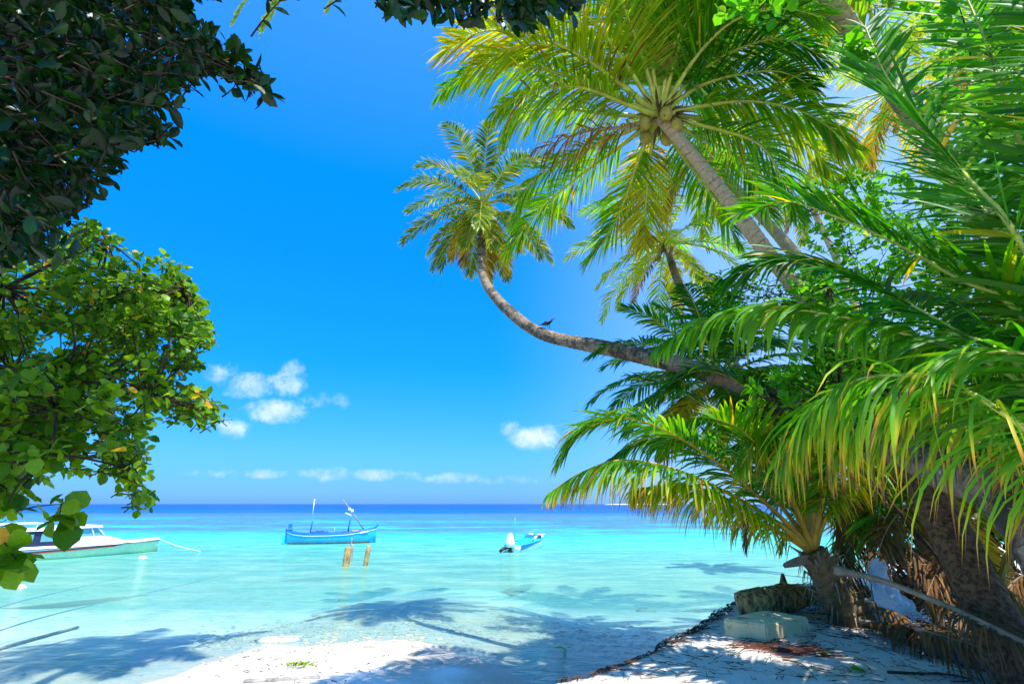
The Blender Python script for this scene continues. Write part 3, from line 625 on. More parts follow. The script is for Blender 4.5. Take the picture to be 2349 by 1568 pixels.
# near palm at the right edge: huge green fronds sweep in from the right
rng = np.random.default_rng(31)
nb_ = np.array([4.5, 3.7, 0]); nb_[2] = gz(4.5, 3.7)-.05; nc = np.array([4.25, 3.5, 2.5])
npalm = empty('young_palm', nb_, 0, 'young palm just outside the right edge, huge green fronds sweeping in across the grove', 'palm tree', 'young palms')
trunk(npalm, [nb_, (nb_+nc)/2+np.array([.06, 0, 0]), nc], .26, .16, 'trunkb')
for (pl, kw) in (
    ([(2349, 570, 3.3), (2230, 420, 3.5), (2110, 280, 3.7), (2030, 170, 3.9), (1985, 60, 4.1)], dict(n=64, Lmax=.85, age=.04, hang=.3, wid=.042, alpha=(35, 60), lift=.1)),
    ([(2349, 730, 3.6), (2200, 640, 3.8), (2050, 555, 4.1), (1900, 490, 4.4), (1800, 462, 4.7), (1700, 487, 5.0)], dict(n=72, Lmax=.75, age=.05, hang=.5, wid=.040, lift=.35)),
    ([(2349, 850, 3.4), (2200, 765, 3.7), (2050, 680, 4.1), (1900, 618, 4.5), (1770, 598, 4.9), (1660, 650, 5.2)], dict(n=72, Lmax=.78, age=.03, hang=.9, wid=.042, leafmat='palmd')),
    ([(2349, 880, 3.5), (2150, 790, 3.9), (1950, 728, 4.3), (1780, 708, 4.7), (1620, 735, 5.1), (1505, 800, 5.4)], dict(n=66, Lmax=.72, age=.10, hang=1.9, wid=.055, lift=.3)),
    ([(2340, 975, 2.9), (2200, 890, 3.1), (2060, 858, 3.2), (1940, 880, 3.4), (1850, 955, 3.6), (1800, 1050, 3.8)], dict(n=84, Lmax=1.0, age=.12, tipb=.9, hang=2.8, wid=.023, lift=.3, brk=.25, jit=.16)),
    ([(2330, 300, 3.6), (2270, 120, 3.8), (2200, -40, 4.0), (2120, -160, 4.2)], dict(n=58, Lmax=.85, age=.08, hang=.4, wid=.040)),
    ([(2420, 300, 3.2), (2400, 100, 3.3), (2370, -60, 3.4)], dict(n=58, Lmax=.85, age=.06, hang=.4, wid=.040)),
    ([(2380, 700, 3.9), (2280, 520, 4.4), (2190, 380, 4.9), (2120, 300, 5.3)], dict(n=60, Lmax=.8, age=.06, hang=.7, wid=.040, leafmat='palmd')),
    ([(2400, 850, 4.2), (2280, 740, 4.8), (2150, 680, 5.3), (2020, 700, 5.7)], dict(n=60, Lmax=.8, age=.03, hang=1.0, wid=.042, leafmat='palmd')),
    ([(2400, 950, 4.2), (2300, 900, 4.8), (2200, 930, 5.2), (2120, 1010, 5.4)], dict(n=56, Lmax=.8, age=.12, hang=1.5, wid=.042, tipb=.4)),
    ([(2420, 860, 2.9), (2349, 812, 2.9), (2240, 810, 3.0), (2140, 850, 3.1), (2060, 930, 3.2)], dict(n=50, Lmax=.8, age=.08, hang=1.6, wid=.03, tipb=.5)),
    ([(2380, 1010, 3.6), (2230, 940, 3.8), (2100, 930, 4.0), (1990, 970, 4.2), (1910, 1060, 4.3)], dict(n=60, Lmax=.85, age=.22, tipb=.95, hang=2.8, wid=.022, brk=.3, jit=.16)),
    ([(2400, 900, 4.6), (2250, 800, 5.2), (2100, 780, 5.8), (1960, 830, 6.2)], dict(n=60, Lmax=.85, age=.08, hang=1.6, wid=.04)),
    ([(2450, 450, 3.9), (2400, 200, 4.2), (2300, 0, 4.5), (2200, -120, 4.7)], dict(n=60, Lmax=.9, age=.12, hang=.5, wid=.042)),
    ([(2450, 700, 3.6), (2380, 600, 4.2), (2280, 560, 4.8), (2160, 560, 5.4), (2060, 620, 5.8)], dict(n=60, Lmax=.85, age=.06, hang=.8, wid=.042)),
    ([(2600, 300, 3.0), (2650, 0, 2.5), (2500, -400, 2.2)], dict(n=56, Lmax=.85, age=.08, hang=.6, wid=.040)),
    ([(2700, 500, 3.5), (2900, 300, 4.5), (3000, 300, 5.5)], dict(n=56, Lmax=.85, age=.08, hang=.8, wid=.040)),
):
    kw['n'] = int(kw['n']*1.35); frond(npalm, [nc] + PP(pl), r0=.04, r1=.006, seg=5, t0=.14, ribmat='rib', **({'leafmat': 'palm'} | kw))

# young palm beside the driftwood log: orange ribs fanning left
rng = np.random.default_rng(41)
yb = GB(1965, 1432); yt = P(1862, 1262, 7.7)
yp = empty('young_palm', yb, 0, 'young palm with orange ribs growing from the sand beside the driftwood log', 'palm tree', 'young palms')
trunk(yp, [yb+np.array([0, 0, -.12]), P(1935, 1385, 7.65), P(1895, 1320, 7.7), yt], .26, .17, 'trunkb', flare=.2)
for (pl, kw) in (
    ([(1790, 1185, 7.5), (1690, 1095, 7.3), (1570, 1010, 7.1), (1450, 960, 7.0), (1350, 980, 7.0), (1292, 1050, 7.0)], dict(n=90, Lmax=.95, age=.11, hang=.9, tipb=.25, lift=.3)),
    ([(1770, 1190, 7.3), (1650, 1120, 7.0), (1530, 1070, 6.8), (1420, 1055, 6.7), (1330, 1085, 6.7), (1268, 1125, 6.7)], dict(n=84, Lmax=.85, age=.20, tipb=.7, hang=2.1, lift=.1, wid=.028)),
    ([(1760, 1205, 7.5), (1660, 1140, 7.4), (1560, 1110, 7.3), (1460, 1120, 7.3)], dict(n=74, Lmax=.85, age=.24, tipb=.6, hang=2.2, wid=.028)),
    ([(1830, 1120, 7.9), (1780, 980, 8.1), (1700, 880, 8.3), (1600, 850, 8.5), (1510, 900, 8.7)], dict(n=70, Lmax=.85, age=.04, hang=.8, leafmat='palmd')),
    ([(1860, 1120, 7.7), (1850, 980, 7.8), (1800, 880, 7.8), (1720, 850, 7.8)], dict(n=62, Lmax=.8, age=.1, hang=.9)),
    ([(1800, 1130, 8.2), (1690, 1000, 8.8), (1570, 900, 9.2), (1450, 865, 9.5)], dict(n=66, Lmax=.8, age=.05, hang=.7, leafmat='palmd')),
    ([(1820, 1150, 7.3), (1760, 1050, 6.9), (1700, 985, 6.6), (1640, 960, 6.4)], dict(n=46, Lmax=.75, age=.18, hang=.4, tipb=.3, lift=.6, wid=.04)),
    ([(1900, 1120, 7.5), (1950, 980, 7.3), (2010, 930, 7.1), (2090, 950, 6.9)], dict(n=56, Lmax=.8, age=.14, hang=1.3, tipb=.3)),
    ([(1880, 1150, 7.6), (1900, 1010, 7.5), (1900, 900, 7.4), (1880, 820, 7.3)], dict(n=56, Lmax=.8, age=.1, hang=.9)),
    ([(1910, 1160, 7.5), (2000, 1060, 7.3), (2090, 1060, 7.1), (2160, 1130, 7.0)], dict(n=50, Lmax=.8, age=.2, hang=1.9, tipb=.5)),
    ([(1800, 1170, 7.9), (1700, 1060, 8.0), (1600, 1010, 8.1), (1480, 1010, 8.2), (1390, 1060, 8.2)], dict(n=70, Lmax=.85, age=.08, hang=1.3, leafmat='palmd')),
    ([(1840, 1130, 7.8), (1770, 1010, 7.7), (1690, 960, 7.6), (1600, 960, 7.5), (1530, 1020, 7.4)], dict(n=70, Lmax=.85, age=.14, hang=1.4)),
    ([(1850, 1120, 8.0), (1800, 1000, 8.4), (1760, 930, 8.7), (1680, 920, 8.9)], dict(n=60, Lmax=.85, age=.06, hang=1.4, leafmat='palmd')),
    ([(1870, 1130, 7.4), (1850, 1030, 7.1), (1800, 980, 6.9), (1740, 1000, 6.7), (1700, 1070, 6.6)], dict(n=64, Lmax=.85, age=.18, hang=2.2, tipb=.5, wid=.028)),
    ([(1890, 1130, 7.3), (1900, 1020, 7.0), (1880, 960, 6.8), (1850, 960, 6.6), (1820, 1020, 6.4)], dict(n=64, Lmax=.85, age=.2, hang=2.4, tipb=.6, wid=.028)),
    ([(1790, 1200, 7.8), (1740, 1180, 7.8), (1712, 1200, 7.8), (1712, 1262, 7.8)], dict(n=44, Lmax=.3, age=.95, tipb=.1, hang=2.2, wid=.02, leafmat='dry', ribmat='ribd', label='dead grey frond hanging limp')),
):
    kw['n'] = int(kw['n']*1.4); frond(yp, [yt] + PP(pl), r0=.042, r1=.006, seg=5, t0=.2, **({'leafmat': 'palm', 'ribmat': 'ribo', 'wid': .036} | kw))
fb = MB()
for i in range(60):
    a = rng.uniform(0, 6.28); q = rng.random(); p = yb+(yt-yb)*q + .17*np.array([math.cos(a), math.sin(a), 0]); l = rng.uniform(.2, .6)
    fb.tube([p, p+np.array([math.cos(a)*l*.4, math.sin(a)*l*.4, .1]), p+np.array([math.cos(a)*l*.6, math.sin(a)*l*.6, -.3*l])], [.022, .012, .002], 4, cap=False)
fb.build('fibre_sheath', M['ribd'], yp)

# ------------------------------------------------------------------ broad-leaved trees
def inside(poly, uv):
    x, y = uv[:, 0], uv[:, 1]; c = np.zeros(len(uv), bool); j = len(poly)-1
    for i in range(len(poly)):
        xi, yi = poly[i]; xj, yj = poly[j]
        c ^= ((yi > y) != (yj > y)) & (x < (xj-xi)*(y-yi)/(yj-yi+1e-9)+xi); j = i
    return c
LT = np.array([(0, 0, 0)] + [(q, s*w_, 0) for q, w_ in ((.18, .62), (.45, 1.), (.75, .82)) for s in (-1, 0, 1)] + [(1, 0, 0)], float)
LF = [(0, 2, 1), (0, 3, 2), (1, 2, 5, 4), (2, 3, 6, 5), (4, 5, 8, 7), (5, 6, 9, 8), (7, 8, 10), (8, 9, 10)]
LFq = np.array([f if len(f) == 4 else (*f, f[-1]) for f in LF])
def leaf_cloud(mb, pos, D, N, ln, wd, age=None, curl=.16, fold=.3, mat_=0):
    k = len(pos); S = np.cross(N, D); S /= np.linalg.norm(S, axis=1)[:, None]+1e-9; N = np.cross(D, S)
    q = LT[:, 0]; sgn = LT[:, 1]
    V = pos[:, None, :] + D[:, None, :]*(q[None, :, None]*ln[:, None, None]) + S[:, None, :]*(sgn[None, :, None]*wd[:, None, None]/2) \
        + N[:, None, :]*((np.abs(sgn)*fold)[None, :, None]*wd[:, None, None]/2 - (curl*rng.uniform(-.4, 2, k))[:, None, None]*(q**2)[None, :, None]*ln[:, None, None])
    n = len(LT); tri = [f for f in LF if len(f) == 3]; qu = [f for f in LF if len(f) == 4]
    o = (np.arange(k)*n)[:, None, None]
    ag = np.repeat(rng.random(k) if age is None else age, n); rn = np.repeat(rng.random(k), n)
    st = mb.n
    mb.add(V.reshape(-1, 3), (o+np.array(qu)[None]).reshape(-1, 4), mat_, ag, rn)
    tf = (o+np.array(tri)[None]).reshape(-1, 3)+st
    mb.f += tf.tolist(); mb.m += [mat_]*len(tf); mb.sm += [True]*len(tf)

def broad_tree(root, regions, origin, leafmat, ncl_total=None, twig_mat='bark', limb_r=.06, nodes=14, seed=1, trunk_pts=None, trunk_r=.16, up_bias=.2, limbs=None, gaps=None):
    """regions: (polygon or box, depth range, clusters, leaves per cluster, leaf length, aspect, twig length)"""
    global rng
    rng = np.random.default_rng(seed); leaves = MB(); wood = MB()
    if trunk_pts is not None: wood.tube(catmull(trunk_pts, 24), np.linspace(trunk_r, trunk_r*.55, 24), 12, rvar=.03)
    origin = np.array(origin, float); allc = []
    for (poly, yr, ncl, lp, ll, asp, tl) in regions:
        if callable(poly): cs = poly(ncl)
        else:
            us = [p[0] for p in poly]; vs = [p[1] for p in poly]; cs = []
            while len(cs) < ncl:
                uv = np.stack([rng.uniform(min(us), max(us), 400), rng.uniform(min(vs), max(vs), 400)], 1); uv = uv[inside(poly, uv)]
                for u, v in uv:
                    p = P(u, v, rng.uniform(*yr))
                    if gaps is not None and ncl > 60 and smooth_noise(np.array([p[0]+.6*p[1]]), np.array([p[2]-.3*p[1]]), 4.5, 9)[0] < gaps: continue
                    cs.append(p)
            cs = np.array(cs[:ncl])
        allc.append(cs)
        od = cs-origin; od /= np.linalg.norm(od, axis=1)[:, None]
        od = od + rng.normal(0, .45, od.shape) + np.array([0, 0, up_bias]); od /= np.linalg.norm(od, axis=1)[:, None]
        for c, d in zip(cs, od):
            L = tl*rng.uniform(.7, 1.3); k = max(3, int(lp*rng.uniform(.7, 1.3)))
            a = c-d*L; b = c + d*L*.25; mid = (a+b)/2+rng.normal(0, .06*L, 3)
            tw = catmull([a, mid, b], 5); wood.tube(tw, [.0065, .005, .004, .003, .002], 4, cap=False)
            tt = np.linspace(.15, 1, k); pp = np.stack([np.interp(tt, np.linspace(0, 1, 5), tw[:, i]) for i in range(3)], 1)
            ang = np.arange(k)*2.4+rng.uniform(0, 6); x = np.cross(d, [0, 0, 1.]); x /= np.linalg.norm(x)+1e-9; y = np.cross(x, d)
            D = x*np.cos(ang)[:, None]+y*np.sin(ang)[:, None]+d*rng.uniform(.2, 1.1, (k, 1))+rng.normal(0, .2, (k, 3))+np.array([0, 0, -.15]); D /= np.linalg.norm(D, axis=1)[:, None]
            N = np.array([0, 0, 1.])+rng.normal(0, .55, (k, 3)); N -= D*np.sum(N*D, 1, keepdims=True); N /= np.linalg.norm(N, axis=1)[:, None]+1e-9
            ln = ll*rng.uniform(.45, 1.2, k); leaf_cloud(leaves, pp, D, N, ln, ln*asp*rng.uniform(.85, 1.15, k))
    allc = np.concatenate([c for c in allc if len(c) > 12])
    # limbs: nearest-node tree from the origin
    if limbs:
        paths = [catmull(l, 40) for l in limbs]
        for l in paths: wood.tube(l, np.linspace(limb_r, .008, 40), 7, cap=False, rvar=.03)
        pl = np.concatenate(paths)
        for c in allc[::2]:
            q = pl[np.argmin(np.linalg.norm(pl-c, axis=1))]; dq = np.linalg.norm(q-c)
            if dq > .5: continue
            wood.tube(catmull([q, (c+q)/2+rng.normal(0, .03, 3), c], 5), np.linspace(.007, .003, 5), 4, cap=False)
        wood.build('branches', M[twig_mat], root); leaves.build('foliage', M[leafmat], root); return
    idx = rng.choice(len(allc), min(nodes, len(allc)), replace=False); nd = allc[idx]
    order = np.argsort(np.linalg.norm(nd-origin, axis=1)); placed = [origin]
    for i in order:
        p = nd[i]; cand = np.array(placed); cost = np.linalg.norm(cand-p, axis=1)+.25*np.linalg.norm(cand-origin, axis=1); q = cand[np.argmin(cost)]
        m = (p+q)/2+rng.normal(0, .06*np.linalg.norm(p-q), 3); rr = limb_r*max(.3, 1-.12*len(placed)**.5)
        wood.tube(catmull([q, m, p], 8), np.linspace(rr, rr*.45, 8), 7, cap=False); placed.append(p)
    pl = np.array(placed)
    for c in allc[::2]:
        q = pl[np.argmin(np.linalg.norm(pl-c, axis=1))]
        if np.linalg.norm(q-c) > .8: continue
        m = (c+q)/2+rng.normal(0, .08*np.linalg.norm(c-q), 3)+np.array([0, 0, -.03])
        wood.tube(catmull([q, m, c], 5), np.linspace(.012, .004, 5), 4, cap=False)
    wood.build('branches', M[twig_mat], root); leaves.build('foliage', M[leafmat], root)

# dark tree with shade-coloured leaves, top left, and its long bough above the frame
lt = (-3.9, 1.2, gz(-3.9, 1.2))
t1 = empty('broadleaf_tree', lt, 0, 'dark shade-coloured tree hanging over the top left corner, a bough dropping leaves along the top', 'tree')
def box_cl(lo, hi):
    return lambda n: np.stack([rng.uniform(lo[i], hi[i], n) for i in range(3)], 1)
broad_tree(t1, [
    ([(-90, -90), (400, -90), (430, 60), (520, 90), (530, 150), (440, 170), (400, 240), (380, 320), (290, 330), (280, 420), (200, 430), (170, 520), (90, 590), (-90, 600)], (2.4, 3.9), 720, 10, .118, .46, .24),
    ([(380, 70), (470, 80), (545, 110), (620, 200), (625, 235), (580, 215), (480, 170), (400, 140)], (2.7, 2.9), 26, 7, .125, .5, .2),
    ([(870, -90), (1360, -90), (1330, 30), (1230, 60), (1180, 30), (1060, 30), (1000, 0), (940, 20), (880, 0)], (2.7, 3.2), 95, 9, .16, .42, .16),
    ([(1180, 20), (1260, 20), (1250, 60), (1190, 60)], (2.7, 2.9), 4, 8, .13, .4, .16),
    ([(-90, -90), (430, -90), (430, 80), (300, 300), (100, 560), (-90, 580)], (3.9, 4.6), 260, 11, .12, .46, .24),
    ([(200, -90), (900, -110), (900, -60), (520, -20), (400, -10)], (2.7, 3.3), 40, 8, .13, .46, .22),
    (box_cl((-5, -1.5, 5.6), (-.6, 2.6, 8.0)), None, 420, 9, .15, .5, .35),  # unseen canopy above the frame, added to shade this tree
], (-3.0, 1.9, 4.6), 'shade_leaf', limb_r=.035, nodes=26, seed=51, trunk_pts=[(-3.9, 1.2, 1.1), (-3.8, 1.3, 2.5), (-3.5, 1.5, 3.6), (-3.0, 1.9, 4.6)], up_bias=-.05, gaps=-.55,
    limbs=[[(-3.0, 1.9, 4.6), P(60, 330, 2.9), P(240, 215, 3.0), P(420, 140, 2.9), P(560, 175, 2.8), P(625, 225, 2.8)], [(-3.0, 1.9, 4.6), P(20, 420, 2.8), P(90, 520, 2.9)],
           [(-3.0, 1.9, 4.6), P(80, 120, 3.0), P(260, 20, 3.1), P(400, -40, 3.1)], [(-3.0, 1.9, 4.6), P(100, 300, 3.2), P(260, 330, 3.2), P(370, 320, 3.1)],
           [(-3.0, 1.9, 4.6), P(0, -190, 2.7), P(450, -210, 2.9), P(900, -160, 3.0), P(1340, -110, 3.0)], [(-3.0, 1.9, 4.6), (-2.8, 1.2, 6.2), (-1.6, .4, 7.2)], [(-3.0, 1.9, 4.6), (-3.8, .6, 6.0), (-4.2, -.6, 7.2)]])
# sunlit round-leaved tree, left
t2 = empty('broadleaf_tree', (-8.5, 5.0, gz(-8.5, 5)), 0, 'sunlit tree with round yellow-green leaves down the left side, above the white speedboat', 'tree')
broad_tree(t2, [
    ([(-120, 560), (90, 590), (190, 510), (270, 520), (310, 585), (395, 590), (385, 665), (450, 680), (485, 770), (440, 840), (380, 770), (330, 800), (390, 870), (470, 905), (500, 955), (420, 965), (360, 930), (330, 1000), (330, 1100), (335, 1130), (290, 1100), (200, 1090), (100, 1110), (-120, 1130)], (4.4, 6.8), 900, 12, .105, .72, .30),
    ([(-40, 1080), (130, 1080), (150, 1150), (60, 1190), (0, 1240), (-40, 1300)], (3.7, 4.3), 18, 6, .13, .8, .2),
    ([(385, 585), (415, 590), (410, 660), (380, 640)], (5.2, 5.6), 9, 9, .08, .7, .2), ([(440, 670), (475, 690), (465, 730), (430, 710)], (5.2, 5.6), 9, 9, .08, .7, .2),
    ([(470, 760), (500, 775), (480, 800), (450, 790)], (5.2, 5.6), 8, 9, .08, .7, .2), ([(420, 900), (500, 935), (520, 965), (440, 965)], (5.0, 5.5), 14, 9, .10, .75, .22),
    ([(400, 810), (450, 830), (450, 865), (410, 850)], (5.2, 5.6), 10, 9, .08, .7, .2), ([(310, 1090), (345, 1100), (350, 1170), (325, 1175)], (5.0, 5.5), 10, 8, .08, .75, .2),
    ([(280, 590), (410, 590), (480, 780), (440, 850), (300, 830)], (5.0, 6.2), 130, 14, .085, .7, .25),
    ([(-100, 850), (250, 850), (280, 1040), (150, 1100), (0, 1120), (-100, 1150)], (3.6, 4.8), 130, 9, .11, .78, .2),
    ([(110, 1160), (165, 1160), (170, 1215), (135, 1225)], (3.9, 4.1), 4, 4, .18, .85, .10),
    ([(-40, 1240), (30, 1250), (50, 1310), (-40, 1300)], (3.5, 3.8), 10, 5, .19, .8, .12),
    (lambda n: np.stack([rng.uniform(-8.6, -5.6, n), rng.uniform(3.6, 6.2, n), rng.uniform(1.6, 4.4, n)], 1), None, 120, 10, .13, .72, .35),
], (-6.6, 5.4, 3.8), 'lit_leaf', limb_r=.05, nodes=34, seed=52, trunk_pts=[(-8.3, 3.6, .9), (-8.1, 4.2, 1.9), (-7.5, 4.9, 2.9), (-6.6, 5.4, 3.8)], trunk_r=.2, gaps=-.28)
# round-leaved tree overhead at the right, shading the bank
t3 = empty('broadleaf_tree', (7.6, 2.0, gz(7.6, 2.0)), 0, 'bright green round-leaved tree overhanging the top right corner', 'tree')
broad_tree(t3, [
    ([(1560, -90), (2400, -90), (2400, 180), (2180, 170), (2120, 60), (1980, -20), (1850, 20), (1700, 40), (1600, -10)], (4.2, 5.6), 80, 8, .145, .85, .25),
    ([(1640, -30), (1780, -30), (1760, 55), (1660, 40)], (3.9, 4.2), 9, 6, .15, .8, .2),
    ([(1905, 90), (1990, 80), (2000, 150), (1930, 155)], (4.0, 4.4), 7, 6, .15, .9, .2),
    ([(2100, -60), (2400, -60), (2400, 500), (2250, 420), (2150, 250)], (5.5, 8.0), 150, 10, .14, .8, .3),
    (box_cl((2.2, -.6, 7.0), (8.8, 3.7, 8.6)), None, 300, 9, .17, .85, .42),  # unseen crown overhead, added to shade the bank
    (box_cl((4.6, .2, 6.6), (9.0, 3.7, 8.4)), None, 420, 10, .18, .85, .42),  # denser unseen crown, added to deepen the shade at lower right
], (6.6, 2.4, 6.6), 'green_leaf', limb_r=.045, nodes=30, seed=53, trunk_pts=[(7.6, 2.0, 1.2), (7.5, 2.1, 3), (7.2, 2.2, 5), (6.6, 2.4, 6.6)])
# shrubs in the grove
def shrub(label, base_uvY, regions, origin_uvY, seed, leafmat='green_leaf', nodes=16, limb=.022):
    b = P(*base_uvY); b[2] = gz(b[0], b[1]); o = P(*origin_uvY)
    rt = empty('shrub', b, 0, label, 'shrub', 'shrubs in the palm grove')
    broad_tree(rt, regions, o, leafmat, nodes=nodes, seed=seed, trunk_pts=[b, (b+o)/2+np.array([.1, 0, 0]), o], trunk_r=.028, limb_r=limb)
shrub('tall bright green shrub filling the grove behind the near fronds', (2330, 1300, 8.0), [([(1830, 430), (1950, 380), (2100, 400), (2400, 450), (2400, 900), (2150, 950), (1930, 900), (1800, 740), (1850, 590)], (7.0, 9.5), 520, 12, .125, .78, .32)], (2150, 850, 8.2), 61, nodes=30)
shrub('thin twiggy shrub with small leaves left of the pale trunk', (2250, 1300, 9.5), [([(1580, 640), (1640, 610), (1760, 640), (1850, 600), (1880, 720), (1760, 745), (1640, 700)], (8.8, 9.8), 90, 9, .085, .6, .28)], (1840, 740, 9.4), 62, nodes=12)
shrub('big-leaved seedling clump growing over the curved trunk', (2250, 1300, 7.0), [([(1690, 870), (1800, 850), (1930, 880), (1950, 960), (1800, 960), (1720, 935)], (6.0, 6.9), 34, 8, .16, .42, .14), ([(1830, 760), (1980, 740), (2050, 880), (1900, 920), (1820, 860)], (6.4, 7.4), 60, 8, .15, .5, .2), ([(1800, 610), (1890, 610), (1990, 770), (2080, 960), (2000, 980), (1900, 810)], (5.4, 6.0), 110, 9, .10, .7, .22)], (1860, 960, 6.6), 63, nodes=10)
shrub('shadowy shrub low in the grove between the two thick trunks', (2150, 1420, 7.8), [([(1880, 960), (2400, 900), (2400, 1260), (2250, 1260), (2100, 1150), (1930, 1090)], (8.6, 11), 190, 10, .13, .6, .32)], (2200, 1200, 8.6), 64, 'shade_leaf', nodes=16)  # leaf colour carries the shade of the grove
shrub('dim shrub at the foot of the grove by the right edge', (2349, 1400, 8), [([(2000, 1180), (2400, 1150), (2420, 1400), (2150, 1400), (2030, 1320)], (8.5, 10.5), 190, 10, .13, .55, .32)], (2300, 1320, 8.6), 65, 'shade_leaf', nodes=16)  # dimness is in the leaf colour, as shade

# ------------------------------------------------------------------ debris on the bank
def dead_frond(label, pts, n=50, Lmax=.6, **kw):
    r = empty('dead_frond', pts[0], 0, label, 'dead frond', 'dead palm fronds on the bank')
    frond(r, pts, n=n, Lmax=Lmax, **({'age': .9, 'tipb': .1, 'hang': 1.2, 'wid': .022, 'leafmat': 'dry', 'ribmat': 'ribd', 'seg': 4, 't0': .06, 'r0': .014, 'name': 'leaflets'} | kw))
rng = np.random.default_rng(71)
dead_frond('dead frond with a long bare grey stalk slanting down to the right edge', [P(1922, 1308, 6.6), P(2020, 1330, 5.9), P(2150, 1380, 5.1), P(2280, 1440, 4.5), P(2420, 1510, 4.1)], n=34, Lmax=.5, t0=.62, r0=.035, r1=.025, hang=1.5)
dead_frond('brown dead frond spread on the sand right of the young palm foot', [GB(1975, 1425, .12), GB(2060, 1430, .2), GB(2170, 1470, .16), GB(2290, 1500, .08)], n=70, Lmax=.6, wid=.026)
dead_frond('brown dead frond hanging from the young palm foot to the sand', [P(1985, 1375, 7.1), P(2040, 1395, 6.9), P(2100, 1430, 6.7), P(2160, 1460, 6.5)], n=60, Lmax=.55, hang=2)
dead_frond('dead frond slumped against the brown trunk', [P(2050, 1230, 7.5), P(2120, 1290, 7.1), P(2180, 1380, 6.8), P(2230, 1450, 6.5)], n=60, Lmax=.65, hang=1.8)
dead_frond('dead frond skirt hanging in the dark behind the white sack', [P(1960, 1120, 8.0), P(2000, 1190, 7.8), P(2040, 1290, 7.6), P(2080, 1380, 7.4)], n=60, Lmax=.7, hang=2)
dead_frond('pale dead frond curled at the right edge under the mossy trunk', [P(2400, 1190, 4.8), P(2330, 1250, 5.0), P(2300, 1330, 5.1), P(2330, 1420, 5.0)], n=50, Lmax=.5, age=.3, hang=1.6)
dead_frond('grey-brown dead frond heaped over the grey log', [GB(2100, 1440, .35), GB(2200, 1470, .3), GB(2300, 1500, .25), GB(2420, 1530, .15)], n=80, Lmax=.6, wid=.026, hang=1.4)
dead_frond('brown frond standing askew beside the hidden stump', [P(2140, 1400, 7.4), P(2080, 1290, 7.6), P(2010, 1200, 7.8), P(1950, 1150, 8.0)], n=60, Lmax=.6, hang=.8)

for i, (lab, q) in enumerate((('hanging brown frond left of the white sack in the shade', [(1900, 1130, 8.4), (1930, 1180, 8.2), (1950, 1260, 8.0), (1955, 1340, 7.9)]),
        ('brown frond drooping over the top of the white sack', [(2090, 1150, 7.6), (2050, 1190, 7.4), (2020, 1250, 7.2), (2010, 1320, 7.1)]),
        ('brown frond leaning on the thick brown trunk from behind', [(2240, 1180, 7.2), (2190, 1240, 7.0), (2140, 1330, 6.9), (2110, 1420, 6.8)]),
        ('grey frond fanned out low between the sack and the brown trunk', [(2060, 1360, 7.4), (2130, 1350, 7.2), (2200, 1380, 7.0), (2260, 1440, 6.8)]),
        ('brown frond lying across the shaded sand behind the grey log', [(2020, 1440, 6.9), (2110, 1430, 6.6), (2210, 1450, 6.3), (2320, 1500, 6.0)]),
        ('dark tangled frond in the shade at the right edge of the grove', [(2400, 1300, 6.5), (2330, 1330, 6.6), (2280, 1400, 6.6), (2260, 1480, 6.5)]))):
    dead_frond(lab, PP(q), n=60, Lmax=.6, hang=1.9+.1*i, wid=.02, jit=.25)

# driftwood log
def rough_log(name, label, cat, pts, rr, m, n=34, sides=20, knots=()):
    rt = MB(); C_ = catmull(pts, n); q = np.linspace(0, 1, n); rad = np.interp(q, np.linspace(0, 1, len(rr)), rr)*(1+.05*np.sin(q*23)+.05*rng.normal(size=n)*.6)
    rt.tube(C_, rad, sides, rvar=.07)
    for (tq, dvec, l, r) in knots:
        p = C_[int(tq*(n-1))]; d = np.array(dvec, float); rt.tube([p, p+d*l*.6, p+d*l], [r, r*.7, r*.25], 8, rvar=.08)
    o = rt.build(name, M[m]); return tag(o, label, cat)
rng = np.random.default_rng(73)
lg = [GB(1693, 1390, .17), GB(1740, 1383, .2), GB(1800, 1372, .2), GB(1880, 1362, .16), GB(1990, 1355, .14)]
rough_log('driftwood_log', 'thick brown driftwood log lying at the water edge of the bank', 'log', lg, (.17, .21, .17, .13, .11, .10), 'barkl', knots=((.35, (0, 0, 1), .34, .08), (.05, (-.5, 0, .3), .2, .12)))
lg2 = [GB(2125, 1478, .1), GB(2200, 1495, .1), GB(2300, 1520, .1), GB(2450, 1555, .1)]
rough_log('grey_log', 'weathered grey log half hidden under dead fronds at the lower right', 'log', lg2, (.10, .13, .13, .13), 'barkg')
# curled palm sheath hanging left of the young palm
sh_ = MB(); a0 = P(1880, 1292, 7.6); b0 = P(1840, 1283, 7.55); c0 = P(1798, 1296, 7.5)
cc = catmull([a0, P(1856, 1282, 7.6), P(1825, 1288, 7.55), c0], 12)
wv = np.array([0, 0, 1.]); V = []
for i, p in enumerate(cc):
    wdt = .05+.05*math.sin(i/11*3.1)
    for s_ in (-1, 0, 1): V.append(p+wv*wdt*s_*.6+np.array([0, (.02 if s_ == 0 else -.02), 0]))
V = np.array(V); F = [(i*3+j, i*3+j+1, i*3+j+4, i*3+j+3) for i in range(11) for j in (0, 1)]
V2 = np.concatenate([V, V+np.array([0, .012, .0])]); F2 = F+[tuple(x+36 for x in f[::-1]) for f in F] + [(i*3, i*3+3, i*3+39, i*3+36) for i in range(11)]+[(i*3+2, i*3+38, i*3+41, i*3+5) for i in range(11)]
o = MB().add(V2, F2).build('palm_sheath', M['ribd']); tag(o, 'curled grey palm sheath sticking out to the left of the young palm over the water', 'palm sheath')

